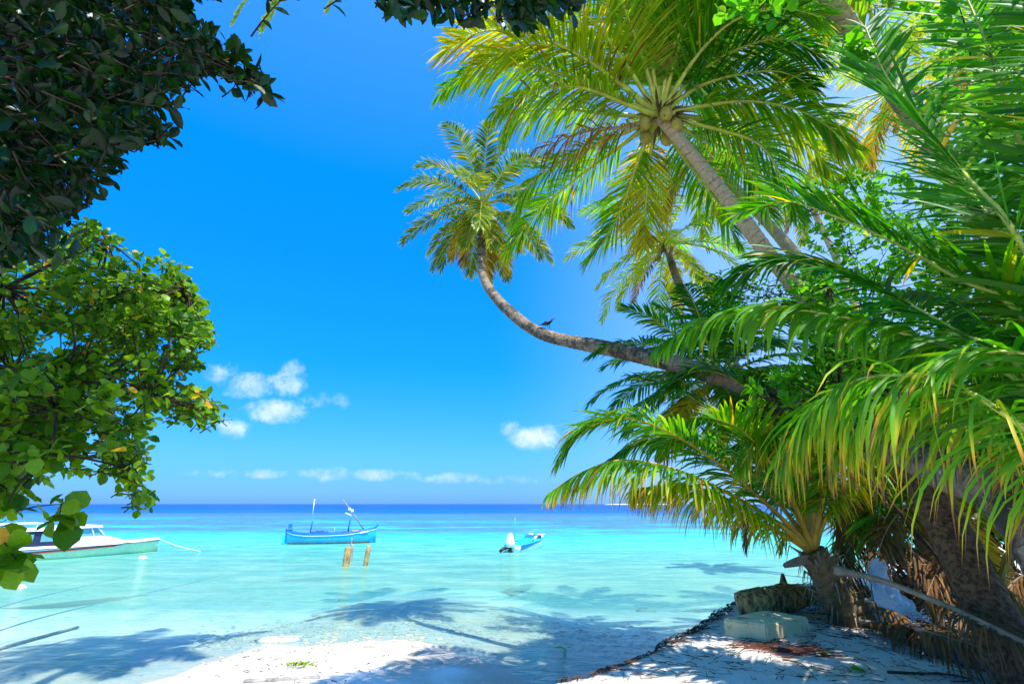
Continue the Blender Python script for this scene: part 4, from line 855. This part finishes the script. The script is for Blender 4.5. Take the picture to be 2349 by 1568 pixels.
# foam block
A = GB(1762, 1475); B = GB(1662, 1456); D = GB(1860, 1446); Cc = B+D-A; z0 = min(A[2], B[2], D[2])-.02; ht = .21
for p in (A, B, D, Cc): p[2] = z0
fm = MB(); N_ = 14; rng = np.random.default_rng(75)
def face_grid(o_, ux, uy, nx=N_, ny=6):
    vs = []; 
    for j in range(ny+1):
        for i in range(nx+1): vs.append(o_+ux*i/nx+uy*j/ny)
    return np.array(vs), [(j*(nx+1)+i, j*(nx+1)+i+1, (j+1)*(nx+1)+i+1, (j+1)*(nx+1)+i) for j in range(ny) for i in range(nx)]
up = np.array([0, 0, ht])
bm_c = (A+B+D+Cc)/4+up/2
me = bpy.data.meshes.new('foam_block')
import bmesh
bm = bmesh.new()
vv = [bm.verts.new(p+q) for q in (np.zeros(3), up) for p in (A, D, Cc, B)]
for f in ((3, 2, 1, 0), (4, 5, 6, 7), (0, 1, 5, 4), (1, 2, 6, 5), (2, 3, 7, 6), (3, 0, 4, 7)): bm.faces.new([vv[i] for i in f])
bmesh.ops.bevel(bm, geom=bm.edges[:], offset=.018, segments=2, affect='EDGES')
bmesh.ops.subdivide_edges(bm, edges=bm.edges[:], cuts=5, use_grid_fill=True)
for v_ in bm.verts:
    n_ = smooth_noise(np.array([v_.co.x*3]), np.array([v_.co.y*3+v_.co.z*4]), 2.3, 4)[0]
    v_.co += Vector((n_*.008, n_*.006, n_*.010*(1 if v_.co.z > z0+.1 else .2)))
bm.to_mesh(me); bm.free(); me.materials.append(M['foam']); fo = bpy.data.objects.new('foam_block', me); C.objects.link(fo)
tag(fo, 'yellowed white foam block with rusty stains lying on the sand', 'foam block')

# torn white sack
rng = np.random.default_rng(76)
tl, tr_, ml, br, bl = P(2003, 1282, 6.5), P(2022, 1290, 6.5), P(1983, 1345, 6.45), P(2112, 1418, 6.1), P(2075, 1408, 6.0)
NU, NV = 18, 30; V = []
for j in range(NV+1):
    q = j/NV
    Lp = catmull([tl, P(1990, 1335, 6.4), P(2015, 1380, 6.2), bl], NV+1)[j]; Rp = catmull([tr_, P(2050, 1340, 6.45), P(2085, 1385, 6.3), br], NV+1)[j]
    for i in range(NU+1):
        x = i/NU; p = Lp*(1-x)+Rp*x
        bul = math.sin(math.pi*x)*.08; fold_ = .025*math.sin(x*17+q*5)+.02*math.sin(x*9-q*11)+rng.normal(0, .006)
        V.append(p+np.array([fold_*.4, -bul-fold_, fold_*.5]))
V = np.array(V); F = [(j*(NU+1)+i, j*(NU+1)+i+1, (j+1)*(NU+1)+i+1, (j+1)*(NU+1)+i) for j in range(NV) for i in range(NU)]
V2 = V.copy(); V2[:, 1] += .02+.1*np.tile(np.sin(np.linspace(0, math.pi, NU+1)), NV+1)
F2 = [tuple(q+len(V) for q in f[::-1]) for f in F]
sm = MB().add(np.concatenate([V, V2]), F+F2)
for i in range(40):
    p = V[-1-rng.integers(0, NU*3)]; d = rng.normal(0, 1, 3)*np.array([1, .6, .4]); d /= np.linalg.norm(d)
    sm.tube([p, p+d*.05, p+d*.11+np.array([0, 0, -.03])], [.008, .006, .001], 3, cap=False)
tag(sm.build('plastic_sack', M['sack']), 'torn white plastic sack caught among the dead fronds', 'sack')

# twigs, roots, litter
rng = np.random.default_rng(81)
def twig(mb, u, v, L, r=.006, k=5, dz=.012, ang=None, bend=.5):
    p = GB(u, v); a = rng.uniform(0, math.pi) if ang is None else ang; pts = []
    b = rng.normal(0, bend)
    for i in range(k):
        pts.append([p[0], p[1], gz(p[0], p[1])+dz+rng.uniform(0, .01)]); a += b/k+rng.normal(0, .12)
        p = p+np.array([math.cos(a), math.sin(a), 0])*L/(k-1)
    mb.tube(pts, np.linspace(r, r*.35, k), 4, cap=False)
lit = MB()
for i in range(900):
    u = rng.uniform(1300, 2349); v = rng.uniform(1385, 1568)
    p = G(u, v, BZ)
    if edge_sd(np.array([p[0]]), np.array([p[1]]))[0] < .05: continue
    twig(lit, u, v, rng.uniform(.04, .22), rng.uniform(.002, .005), 4)
for i in range(380):
    u = rng.uniform(1860, 2250); v = rng.uniform(1400, 1470)
    twig(lit, u, v, rng.uniform(.08, .3), rng.uniform(.003, .006), 4)
for i in range(70):
    u = rng.choice([480, 640, 700, 820])+rng.normal(0, 60); v = rng.uniform(1480, 1568); p = G(u, v, .1); a = rng.uniform(0, 3.1); L = rng.uniform(.02, .12)
    z_ = gz(p[0], p[1])+.006; lit.tube([[p[0], p[1], z_], [p[0]+L*math.cos(a), p[1]+L*math.sin(a), z_+.004]], rng.uniform(.003, .007), 4, cap=False)
tag(lit.build('twig_litter', M['twig']), 'fine dark twig and root litter scattered over the shaded sand', 'litter', kind='stuff')
rr = MB()
for i in range(160):
    u = 1690+rng.random()*200; v = 1480+(u-1690)*.10+rng.normal(0, 7); twig(rr, u, v, rng.uniform(.1, .35), rng.uniform(.003, .007), 5, dz=.02, ang=rng.normal(0, .35)+rng.choice([0, math.pi]))
tag(rr.build('root_tangle', M['redroot']), 'reddish-brown tangle of rootlets on the sand in front of the foam block', 'roots', kind='stuff')
ef = MB()
for i in range(620):
    k = rng.uniform(4, 8.6); i0 = int(k); a = E[i0]; b = E[i0+1]; f = k-i0; p = a+(b-a)*f
    n_ = np.array([b[1]-a[1], -(b[0]-a[0])]); n_ = n_/np.linalg.norm(n_); off = rng.uniform(-.18, .16); p = p+n_*off
    ang = math.atan2(b[1]-a[1], b[0]-a[0])+rng.normal(0, .5); L = rng.uniform(.08, .35); pts = []
    if rng.random() < .4*(math.sin(i0*3+f*9) > -.2): pass
    for q in range(4):
        pts.append([p[0], p[1], gz(p[0], p[1])+.01+rng.uniform(0, .03)]); p = p+np.array([math.cos(ang), math.sin(ang)])*L/3; ang += rng.normal(0, .3)
    ef.tube(pts, np.linspace(.008, .002, 4), 4, cap=False)
tag(ef.build('root_fringe', M['twig']), 'fringe of dark exposed roots along the edge of the bank', 'roots', kind='stuff')
for (lab, path, r) in (('long bent brown stick lying near the bottom right', [(2035, 1580 - 2), (2100, 1582), (2180, 1586), (2228, 1592)], .012),
                       ('long bent brown stick on the sand at the bottom right', [(2036, 1540), (2100, 1543), (2180, 1546), (2232, 1560), (2180, 1561)], .012),
                       ('thin forked twig curving over the sand below the rootlets', [(1795, 1512), (1830, 1518), (1850, 1530), (1866, 1548)], .007),
                       ('dark root curling up from the bank edge above the shallows', [(1408, 1524), (1440, 1524), (1470, 1526), (1515, 1530)], .008)):
    if 'near the bottom' in lab: continue
    o = MB().tube(catmull([GB(u, v, .015) for u, v in path], 14), np.linspace(r, r*.4, 14), 6, rvar=.1).build('stick', M['twig']); tag(o, lab, 'stick')
lf = MB(); rng = np.random.default_rng(5)
for (name, lab, u, v, m, ln) in (('fallen_leaf', 'green fallen leaf on the sand near the bottom edge', 1948, 1532, 'green_leaf', .16), ('fallen_leaf', 'small brown fallen leaf on the sand right of the rootlets', 2015, 1478, 'ribd', .09), ('fallen_leaf', 'small green fallen leaf beside the rootlets', 1888, 1494, 'green_leaf', .08)):
    q = MB(); p = GB(u, v, .03); leaf_cloud(q, np.array([p]), np.array([[1., -.2, 0]]), np.array([[0, -.3, 1.]]), np.array([ln]), np.array([ln*.5])); tag(q.build(name, M[m]), lab, 'leaf')
# seedling with strap leaves beside the young palm foot
sd = MB(); b_ = GB(1905, 1408)
for a, l in ((2.6, .45), (2.2, .5), (.4, .4), (-.6, .35), (3.4, .3)):
    d = np.array([math.cos(a), math.sin(a)*.5, 0]); pts = [b_, b_+d*l*.3+np.array([0, 0, l*.6]), b_+d*l*.7+np.array([0, 0, l*.7]), b_+d*l*1.1+np.array([0, 0, l*.3])]
    cc = catmull(pts, 10); W_ = np.cross(d, [0, 0, 1.]); w_ = .035*np.sin(np.linspace(.15, math.pi, 10)); V = np.concatenate([np.stack([c-W_*x, c+np.array([0, 0, -.006]), c+W_*x]) for c, x in zip(cc, w_)])
    sd.add(V, [(i*3+j, i*3+j+1, i*3+j+4, i*3+j+3) for i in range(9) for j in (0, 1)], 0, .25, .8)
tag(sd.build('seedling', M['palm']), 'small strap-leaved green seedling at the foot of the young palm', 'seedling')

# ------------------------------------------------------------------ crow on the curved trunk
rng = np.random.default_rng(91)
LC = catmull(lean_pts, 600); uv = project(LC); k_ = np.argmin(np.abs(uv[:, 0]-1259)); cp = LC[k_]+np.array([0, 0, .155]); kx = .27
cr = empty('crow', cp, 0, 'black crow standing on the curved palm trunk over the lagoon', 'bird')
def cp_(x, z, y=0): return cp+np.array([x*kx, y*kx, z*kx])
bd = MB()
spine = [(-.62, .40), (-.45, .44), (-.28, .50), (-.08, .56), (.10, .62), (.24, .72), (.31, .86), (.36, .95), (.44, .955), (.48, .95)]
srad = [.03, .07, .13, .18, .185, .15, .10, .085, .05, .01]
bd.tube(catmull([cp_(*q) for q in spine], 30), np.interp(np.linspace(0, 1, 30), np.linspace(0, 1, len(srad)), np.array(srad)*kx), 14)
bd.build('body', M['crow'], cr)
MB().tube([cp_(-.30, .50), cp_(-.6, .41), cp_(-.86, .33)], [.075*kx, .07*kx, .05*kx], 8, flat=.3).build('tail', M['crow'], cr)
MB().tube([cp_(.45, .955), cp_(.53, .94), cp_(.60, .915)], [.045*kx, .03*kx, .004*kx], 8).build('beak', M['crow'], cr)
for s_ in (-1, 1):
    MB().tube([cp_(.20, .66, .13*s_), cp_(-.1, .56, .17*s_), cp_(-.45, .44, .10*s_), cp_(-.66, .38, .03*s_)], [.08*kx, .10*kx, .06*kx, .01*kx], 8, flat=.6).build('wing', M['crow'], cr)
    l_ = MB().tube([cp_(.04+.07*s_, .42, .06*s_), cp_(.02+.07*s_, .22, .06*s_), cp_(.10+.07*s_, .0, .06*s_)], [.035*kx, .016*kx, .014*kx], 6)
    for dx in (-.08, .07, .1): l_.tube([cp_(.10+.07*s_, .0, .06*s_), cp_(.10+.07*s_+dx, -.02-dx*.3, .06*s_+.02*(dx > .08))], [.012*kx, .006*kx], 5)
    l_.build('leg', M['crow'], cr)

# ------------------------------------------------------------------ boats
def hull_mesh(L, st, flip=1.0):
    """st: (x, halfbeam_top, halfbeam_wl, z_sheer, z_keel) stations stern to bow -> list of section rings (port..keel..starboard)"""
    V = []
    for (x, bt, bw, zs, zk) in st:
        V += [(x, bt, zs), (x, bw+(bt-bw)*.55, zs*.55+zk*.1), (x, bw, .02), (x, bw*.6, zk*.7), (x, 0, zk), (x, -bw*.6, zk*.7), (x, -bw, .02), (x, -(bw+(bt-bw)*.55), zs*.55+zk*.1), (x, -bt, zs)]
    n = len(st); F = [(i*9+j, (i+1)*9+j, (i+1)*9+j+1, i*9+j+1) for i in range(n-1) for j in range(8)]
    F.append(tuple(range(9)))
    return np.array(V, float), F
def resample(st, n):
    st = np.array(st, float); return catmull_nd(st, n)
def catmull_nd(st, n):
    x = np.linspace(0, len(st)-1, n); i = np.arange(len(st)); return np.stack([np.interp(x, i, st[:, k]) for k in range(st.shape[1])], 1)
def deck_mesh(st, dz, inset):
    V = []; 
    for (x, bt, bw, zs, zk) in st: V += [(x, max(bt-inset, .0), zs+dz), (x, 0, zs+dz+.02), (x, -max(bt-inset, .0), zs+dz)]
    return np.array(V, float), [(i*3+j, i*3+j+1, i*3+j+4, i*3+j+3) for i in range(len(st)-1) for j in (0, 1)]
def gunwale(mb, st, r, mat_=0, dz=0, dy=0):
    for s_ in (1, -1): mb.tube([(x, s_*(bt+dy), zs+dz) for (x, bt, bw, zs, zk) in st], r, 6, mat_, cap=True)

# blue wooden dhoni
p0 = G(655, 1247); p1 = G(838, 1244); hd = math.atan2(p1[1]-p0[1], p1[0]-p0[0]); bx = np.linalg.norm(p1-p0)
dh = empty('fishing_boat', (p0[0], p0[1], 0), hd, 'blue wooden fishing boat with two masts and a raised bow moored mid-lagoon', 'boat', 'boats moored in the lagoon')
st = resample([(.0, .12, .06, .95, -.1), (.5, .42, .30, .78, -.25), (1.4, .72, .6, .70, -.35), (2.8, .82, .7, .70, -.4), (4.2, .74, .6, .76, -.35), (5.4, .42, .30, .92, -.2), (6.2, .12, .06, 1.12, .15)], 22)
k = (bx+.75)/6.2; st[:, 0] *= k
V, F = hull_mesh(0, st); hm = MB().add(V, F); hm.build('hull', M['lblue'], dh, rel=True)
V, F = deck_mesh(st, -.12, .04); MB().add(V, F).build('deck', M['blue'], dh, rel=True)
g = MB(); gunwale(g, st, .045); g.build('gunwale', M['blue'], dh, rel=True)
g = MB(); gunwale(g, st, .02, dz=-.14, dy=.0); g.build('white_stripe', M['white'], dh, rel=True)
wl = st.copy(); g = MB()
for s_ in (1, -1): g.tube([(x, s_*(bw+.01), .04) for (x, bt, bw, zs, zk) in wl[1:-2]], .075, 6, rvar=.2)
g.build('weed_line', M['weed'], dh, rel=True)
MB().box((.12, 0, .62), (.42, .16, .95), bev=.02).box((.12, 0, 1.0), (.55, .3, .06), bev=.01).box((.18, 0, 1.22), (.26, .14, .42), bev=.02).build('stern_post', M['blue'], dh, rel=True)
MB().box((.05, 0, .35), (.62, .12, .62), bev=.02).build('rudder', M['cyan'], dh, rel=True)
bxp = st[-1, 0]
MB().tube([(bxp-.35, 0, .98), (bxp+.02, 0, 1.16), (bxp+.14, 0, 1.42)], [.1, .09, .1], 8, flat=.6).build('bow_post', M['blue'], dh, rel=True)
MB().tube([(1.55*k, 0, .6), (1.62*k, 0, 1.3), (1.66*k, 0, 1.75)], [.045, .045, .05], 8).build('mast', M['blue'], dh, rel=True)
MB().tube([(1.66*k, 0, 1.7), (1.60*k, 0, 2.2), (1.62*k, 0, 3.15)], [.012, .014, .04], 8).build('whip_pole', M['white'], dh, rel=True)
MB().tube([(4.18*k, 0, .6), (4.22*k, 0, 1.3), (4.33*k, 0, 2.05)], [.06, .055, .06], 8).build('mast', M['blue'], dh, rel=True)
MB().tube([(5.35*k, 0, .85), (4.4*k, 0, 2.15), (3.6*k, 0, 3.15)], [.045, .04, .02], 8).build('boom', M['grey'], dh, rel=True)
MB().box((4.12*k, 0, 2.05), (.55, .08, .08), rot=Matrix.Rotation(.35, 3, 'Y'), bev=.01).box((4.35*k, 0, 2.3), (.2, .2, .2), bev=.03).box((4.15*k, 0, 2.42), (.2, .16, .2), bev=.03).build('lamp_bracket', M['white'], dh, rel=True)
tp = MB(); V = []
for i in range(19):
    for j in range(7):
        x = 1.45+(3.1-1.45)*i/18; y = -.55+1.1*j/6; V.append((x*k, y, .66+.24*math.cos(y*2.2)*math.sin(math.pi*(.1+.85*i/18))+.03*math.sin(i*1.7+j)))
tp.add(V, [(i*7+j, i*7+j+1, i*7+j+8, i*7+j+7) for i in range(18) for j in range(6)]); tp.build('tarpaulin', M['tarp'], dh, rel=True)
MB().box((4.7*k, 0, .86), (.55, .5, .09), bev=.02).build('hatch', M['wood'], dh, rel=True)
MB().tube([(3.2*k, .2, .7), (3.22*k, .2, 1.1)], .012, 6).build('rod', M['white'], dh, rel=True)
MB().box((5.35*k, -.47, .80), (.6, .012, .11), rot=Matrix.Rotation(-.16, 3, 'Y') @ Matrix.Rotation(.26, 3, 'Z')).build('name_board', M['white'], dh, rel=True)

# white cabin speedboat (left)
p1 = G(300, 1264); p0 = np.array([-26.9, 27.4, 0]); pb = np.array([-21.9, 34.0, 0]); hd = math.atan2(pb[1]-p0[1], pb[0]-p0[0])
sb = empty('speedboat', tuple(p0), hd, 'white cabin speedboat with pale green hull moored at the left behind hanging leaves', 'boat', 'boats moored in the lagoon')
L8 = float(np.linalg.norm(pb-p0))
st = resample([(0, .95, .85, .62, -.2), (2, 1.05, .92, .62, -.25), (4, 1.05, .88, .64, -.25), (5.6, .85, .6, .66, -.2), (6.8, .5, .25, .69, -.05), (7.6, .2, .06, .72, .12), (8.2, .02, .0, .75, .42)], 24); st[:, 0] *= L8/8.2
V, F = hull_mesh(0, st); MB().add(V, F).build('hull', M['green_hull'], sb, rel=True)
up_ = MB(); V = []
for (x, bt, bw, zs, zk) in st: V += [(x, bt+.015, zs-.30*(1-x/L8*.75)), (x, bt+.045, zs-.04), (x, max(bt-.03, 0), zs+.03), (x, 0, zs+.08), (x, -max(bt-.03, 0), zs+.03), (x, -bt-.045, zs-.04), (x, -bt-.015, zs-.30*(1-x/L8*.75))]
up_.add(V, [(i*7+j, (i+1)*7+j, (i+1)*7+j+1, i*7+j+1) for i in range(len(st)-1) for j in range(6)]); up_.build('deck', M['white'], sb, rel=True)
g = MB(); gunwale(g, st, .018, dz=-.085, dy=.05); g.build('rubbing_strake', M['navy'], sb, rel=True)
g = MB()
for s_ in (1, -1): g.tube([(x, s_*(bt+.022), zs-.25*(1-x/L8*.75)) for (x, bt, bw, zs, zk) in st[:14]], .03, 6)
g.build('navy_stripe', M['navy'], sb, rel=True)
g = MB()
for s_ in (1, -1): g.tube([(x, s_*(bt+.018), zs-.33*(1-x/L8*.75)) for (x, bt, bw, zs, zk) in st[:13]], .03, 6)
g.build('red_stripe', M['red'], sb, rel=True)
# cabin: foredeck trunk, rear cabin, windscreen frames, roof
def prism(mb, prof, hw0, hw1, mat_=0):
    z0_ = min(p[1] for p in prof); z1_ = max(p[1] for p in prof); n = len(prof)
    V = [(x, s_*(hw0+(hw1-hw0)*(z-z0_)/(z1_-z0_+1e-9)), z) for s_ in (-1, 1) for x, z in prof]
    mb.add(V, [tuple(range(n-1, -1, -1)), tuple(range(n, 2*n))]+[(i, (i+1) % n, n+(i+1) % n, n+i) for i in range(n)], mat_, smooth=False); return mb
prism(MB(), [(3.6, .60), (6.6, .66), (5.7, .98), (5.2, 1.08), (3.6, 1.05)], .78, .60).build('foredeck_trunk', M['white'], sb, rel=True)
cb = prism(MB(), [(1.2, .60), (3.6, .62), (3.6, 1.42), (1.4, 1.42)], .80, .74); cb.build('cabin', M['navy'], sb, rel=True)
for s_ in (-1, 1):
    for x0 in (1.75, 2.75): MB().box((x0, s_*.795, 1.08), (.7, .03, .38), bev=.012).build('window', M['glass'], sb, rel=True)
fr_ = MB()
for s_ in (-1, 1):
    for (xa, za, xb, zb) in ((5.25, 1.06, 4.85, 1.52), (4.75, 1.06, 4.55, 1.52), (4.1, 1.04, 4.1, 1.52), (3.62, 1.0, 3.62, 1.5)): fr_.tube([(xa, s_*.62, za), (xb, s_*.58, zb)], .04, 6)
fr_.build('windscreen_frame', M['white'], sb, rel=True)
prism(MB(), [(4.15, 1.06), (5.2, 1.08), (4.82, 1.50), (4.15, 1.50)], .59, .55).build('windscreen', M['glass'], sb, rel=True)
prism(MB(), [(3.0, 1.50), (5.05, 1.54), (5.0, 1.64), (4.6, 1.68), (3.0, 1.68)], .72, .62).build('roof', M['white'], sb, rel=True)
prism(MB(), [(.5, 1.42), (3.7, 1.44), (3.6, 1.56), (.6, 1.56)], .86, .80).build('rear_roof', M['white'], sb, rel=True)
MB().tube([(.6, -.6, 1.56), (.6, -.6, 1.8), (2.4, -.6, 1.82), (2.4, -.6, 1.56)], .035, 6).tube([(.6, .6, 1.56), (.6, .6, 1.8), (2.4, .6, 1.82), (2.4, .6, 1.56)], .035, 6).build('roof_rack', M['white'], sb, rel=True)
MB().box((3.9, 0, 1.76), (.5, .3, .14), bev=.04).tube([(4.1, .1, 1.8), (4.1, .1, 2.05)], .015, 6).build('roof_light', M['white'], sb, rel=True)
for y in (-.45, .15): 
    e_ = MB().box((-.15, y, .95), (.42, .34, .5), bev=.09).box((-.2, y, .5), (.22, .18, .6), bev=.04); e_.build('outboard_motor', M['white'], sb, rel=True)
MB().ball((.9, -.3, 1.0), (.5, .5, .35), noise=.05).build('cockpit_cover', M['white'], sb, rel=True)
MB().tube([(0, -.9, .66), (0, -.9, 1.0), (1.2, -.9, 1.02)], .02, 6).build('hand_rail', M['white'], sb, rel=True)

# small open skiff
p0 = G(1176, 1266); p1 = np.array([2.15, 38.6, 0]); hd = math.atan2(p1[1]-p0[1], p1[0]-p0[0]); L5 = float(np.linalg.norm(p1-p0))+.35
sk = empty('skiff', (p0[0], p0[1], 0), hd, 'small white open skiff with blue bow stripe and covered outboard motor', 'boat', 'boats moored in the lagoon')
st = resample([(0, .56, .48, .42, -.15), (1.2, .68, .58, .46, -.2), (2.6, .68, .55, .54, -.2), (3.8, .50, .32, .66, -.1), (4.6, .24, .10, .74, .05), (5.0, .03, .0, .80, .3)], 20); st[:, 0] *= L5/5
V, F = hull_mesh(0, st); MB().add(V, F).build('hull', M['white'], sk, rel=True)
V, F = deck_mesh(st, -.22, .06); MB().add(V, F).build('floor', M['cyan'], sk, rel=True)
g = MB(); gunwale(g, st, .035); g.build('gunwale', M['cyan'], sk, rel=True)
g = MB(); V = []
for s_ in (1, -1):
    V = []
    for i, (x, bt, bw, zs, zk) in enumerate(st):
        h_ = .30*(1-x/L5)**2.4+.03; V += [(x, s_*(bt+.012), zs-.02), (x, s_*(bt-(bt-bw)*min(1, h_/max(zs, .1))+.016), zs-.02-h_)]
    g.add(V, [(i*2, i*2+1, i*2+3, i*2+2) for i in range(len(st)-1)])
g.build('blue_stripe', M['blue'], sk, rel=True)
prism(MB(), [(2.1, .3), (3.1, .35), (3.1, .82), (2.9, .86)], .30, .24).build('console', M['blue'], sk, rel=True)
V = [(x, y, .30+.42*(x-.6)/2.3*math.cos(y*1.6)) for x in np.linspace(.6, 2.9, 12) for y in np.linspace(-.45, .45, 7)]
MB().add(V, [(i*7+j, i*7+j+1, i*7+j+8, i*7+j+7) for i in range(11) for j in range(6)]).build('cover', M['cyan'], sk, rel=True)
MB().box((3.5, .1, .78), (.32, .3, .3), bev=.06).build('cool_box', M['white'], sk, rel=True)
MB().box((3.9, .05, .76), (.25, .1, .08), bev=.02).build('anchor', M['black'], sk, rel=True)
MB().box((4.45*L5/5, 0, .76), (.7, .42, .05), bev=.015).build('foredeck', M['white'], sk, rel=True)
o = MB().tube([(-.10, .12, .30), (-.10, .12, .55), (-.08, .12, .85), (-.06, .12, 1.02), (-.05, .12, 1.1)], [.30, .29, .22, .14, .04], 12, rvar=.04); o.build('engine_cover', M['white'], sk, rel=True)
MB().box((-.12, .12, .08), (.2, .16, .5), bev=.03).build('outboard_leg', M['black'], sk, rel=True)
MB().tube([(-.2, .25, .28), (-.5, .42, .22), (-.75, .5, .10)], [.07, .1, .09], 8).build('propeller_housing', M['black'], sk, rel=True)
MB().tube([(.1, -.1, .4), (.12, -.1, 2.0)], [.03, .022], 8).build('pole', M['lblue'], sk, rel=True)

# ropes, buoys, posts
def rope(label, pts, r=.035):
    o = MB().tube(catmull(pts, 60), r, 5).build('mooring_rope', M['rope']); tag(o, label, 'rope', 'mooring ropes')
def W(u, v, z=-.03): return G(u, v, z)
rope('dark mooring rope running from the blue boat stern to the left edge', [W(-60, 1410), W(60, 1375), W(230, 1335), (W(380, 1300)), W(520, 1262), W(640, 1246)], .022)
rope('longer dark mooring rope nearer the beach, slanting across the left shallows', [W(-60, 1465), W(80, 1420), W(220, 1385), W(400, 1345), W(520, 1315), W(640, 1275), W(700, 1262)], .018)
o = MB().tube(catmull([np.array([pb[0], pb[1], .72]), np.array([pb[0]+1.2, pb[1]+.1, .3]), np.array([pb[0]+2.7, pb[1]+.0, 0])], 12), .02, 5).build('bow_line', M['white']); tag(o, 'pale bow line dropping from the white speedboat into the water', 'rope')
sp_ = MB().tube(catmull([G(-80, 1510, -.03), G(60, 1470, -.05), G(178, 1438, -.12)], 10), .04, 7).build('shadow_bar', M['grey']); tag(sp_, 'long grey bar standing in for a trunk shadow in the shallows at the lower left', 'pole')  # bar added in place of a palm trunk's cast shadow
for (u, v, lab, r) in ((327, 1281, 'white float off the speedboat bow', .17), (45, 1350, 'pale float near the left edge under the leaves', .15)):
    p = G(u, v); o = MB().ball((p[0], p[1], .04), (r*1.25, r, r*.7)).tube([(p[0]+r*1.1, p[1], .05), (p[0]+r*1.6, p[1], .03)], [.03, .02], 6).build('float', M['buoy']); tag(o, lab, 'float', 'floats in the lagoon')
rng = np.random.default_rng(95)
def post(label, u0, v0, u1, v1, r, mt_='wood', Y=None):
    a = G(u0, v0); b = P(u1, v1, a[1]+.02); d = (a-b); n = 12
    C_ = np.array([a+d*.25 + (b-(a+d*.25))*i/(n-1) for i in range(n)]); rad = r*(1+.06*rng.normal(size=n)); rad[-1] *= .75
    o = MB().tube(C_, rad, 9, rvar=.08).build('wooden_post', M[mt_]); tag(o, label, 'post', 'old jetty posts')
post('stout wooden jetty post, left of the leaning pair, orange-brown', 793, 1298, 800, 1253, .15)
post('thinner dark jetty post just behind the stout left one', 803, 1288, 808, 1247, .09, 'grey')
post('thin white stake tied on top of the left jetty posts', 802, 1270, 808, 1233, .045, 'grey')
post('single wooden jetty post to the right of the pair', 838, 1297, 847, 1249, .11)

# rocks and driftwood on the beach and in the shallows
rng = np.random.default_rng(97)
def rock(label, u, v, s, m='rock', nm='rock', cat='rock', dz=0., grp='stones in the shallows'):
    p = G(u, v); z = gz(p[0], p[1]); mb = MB().ball((p[0], p[1], z+dz), s, nu=14, nv=8, noise=.12); tag(mb.build(nm, M[m]), label, cat, grp if nm == 'rock' else None)
rock('long pale flat stone at the edge of the shallows left of centre', 640, 1465, (.5, .35, .05))
rock('small pale flat stone right of the long flat one', 790, 1432, (.3, .16, .05))
rock('dark submerged stone beneath the small skiff reflection', 1475, 1315, (.4, .3, .12))
rock('grey flat stone on the white sand at lower left', 300, 1520, (.35, .12, .03))
rock('round pebble on the sea bed left of the palm shadow', 740, 1385, (.28, .2, .05))
wc = MB(); p = G(690, 1540)
for i in range(26):
    q = p+rng.normal(0, 1, 3)*np.array([.10, .05, 0]); wc.tube([[q[0], q[1], .1], [q[0]+rng.normal(0, .05), q[1]+rng.normal(0, .03), .12+rng.uniform(0, .04)], [q[0]+rng.normal(0, .09), q[1], .1]], [.012, .01, .003], 4)
tag(wc.build('weed_clump', M['algae']), 'clump of yellow-green weed washed up near the bottom', 'weed')
rock('stone slab behind the washed-up weed clump', 660, 1546, (.5, .12, .02))
for (u, v, lab) in ((1270, 1585 - 97, 'blue-green leaf floating left of the bank'),):
    p = G(u, v); q = MB(); leaf_cloud(q, np.array([[p[0], p[1], max(gz(p[0], p[1]), 0)+.02]]), np.array([[1., 0.1, 0]]), np.array([[0, 0., 1.]]), np.array([.3]), np.array([.14])); tag(q.build('floating_leaf', M['green_leaf']), lab, 'leaf')
dw = MB().tube(catmull([G(560, 1563, .06), G(640, 1559, .07), G(735, 1554, .06)], 16), .045, 8, rvar=.2).build('driftwood', M['grey']); tag(dw, 'grey driftwood stick on the white sand at the bottom edge', 'driftwood')
dw = MB().tube(catmull([G(745, 1515, .03), G(775, 1530, .03), G(870, 1506, .03)], 16), .02, 6, rvar=.2).build('driftwood', M['grey']); tag(dw, 'thin bent twig on the white sand left of the palm shadow', 'driftwood')
rub = MB(); rng = np.random.default_rng(98)
for i in range(900):
    u = rng.uniform(450, 1500); v = rng.normal(1425, 28) + (u < 900)*20
    p = G(u, v); z = gz(p[0], p[1])
    if z > .03 and rng.random() < .8: continue
    s = rng.uniform(.02, .07); rub.ball((p[0], p[1], z), (s*1.4, s, s*.5), nu=6, nv=4, noise=.2)
tag(rub.build('coral_rubble', M['rock']), 'scattered coral rubble on the shallow sea bed', 'rubble', kind='stuff')

# distant sand island on the horizon
ir = empty('island', (0, 2200, 0), 0, 'low distant sand island on the horizon behind the palm frond', 'island')
a = P(1385, 1153, 2200); b = P(1560, 1153, 2200); V = []; n = 40
for i in range(n+1):
    q = i/n; h_ = 3.2*math.sin(math.pi*q)**.5; x = a[0]+(b[0]-a[0])*q
    V += [(x, 2170, -1), (x, 2200, h_), (x, 2260, -1)]
MB().add(V, [(i*3+j, i*3+j+3, i*3+j+4, i*3+j+1) for i in range(n) for j in (0, 1)]).build('beach', M['isle'], ir)
g = MB()
for i in range(50):
    x = a[0]+(b[0]-a[0])*random.uniform(.35, .9); g.ball((x, 2215, 4), (random.uniform(5, 14), 10, random.uniform(2.5, 6)), nu=7, nv=5, noise=.2)
g.build('vegetation', M['isleg'], ir)
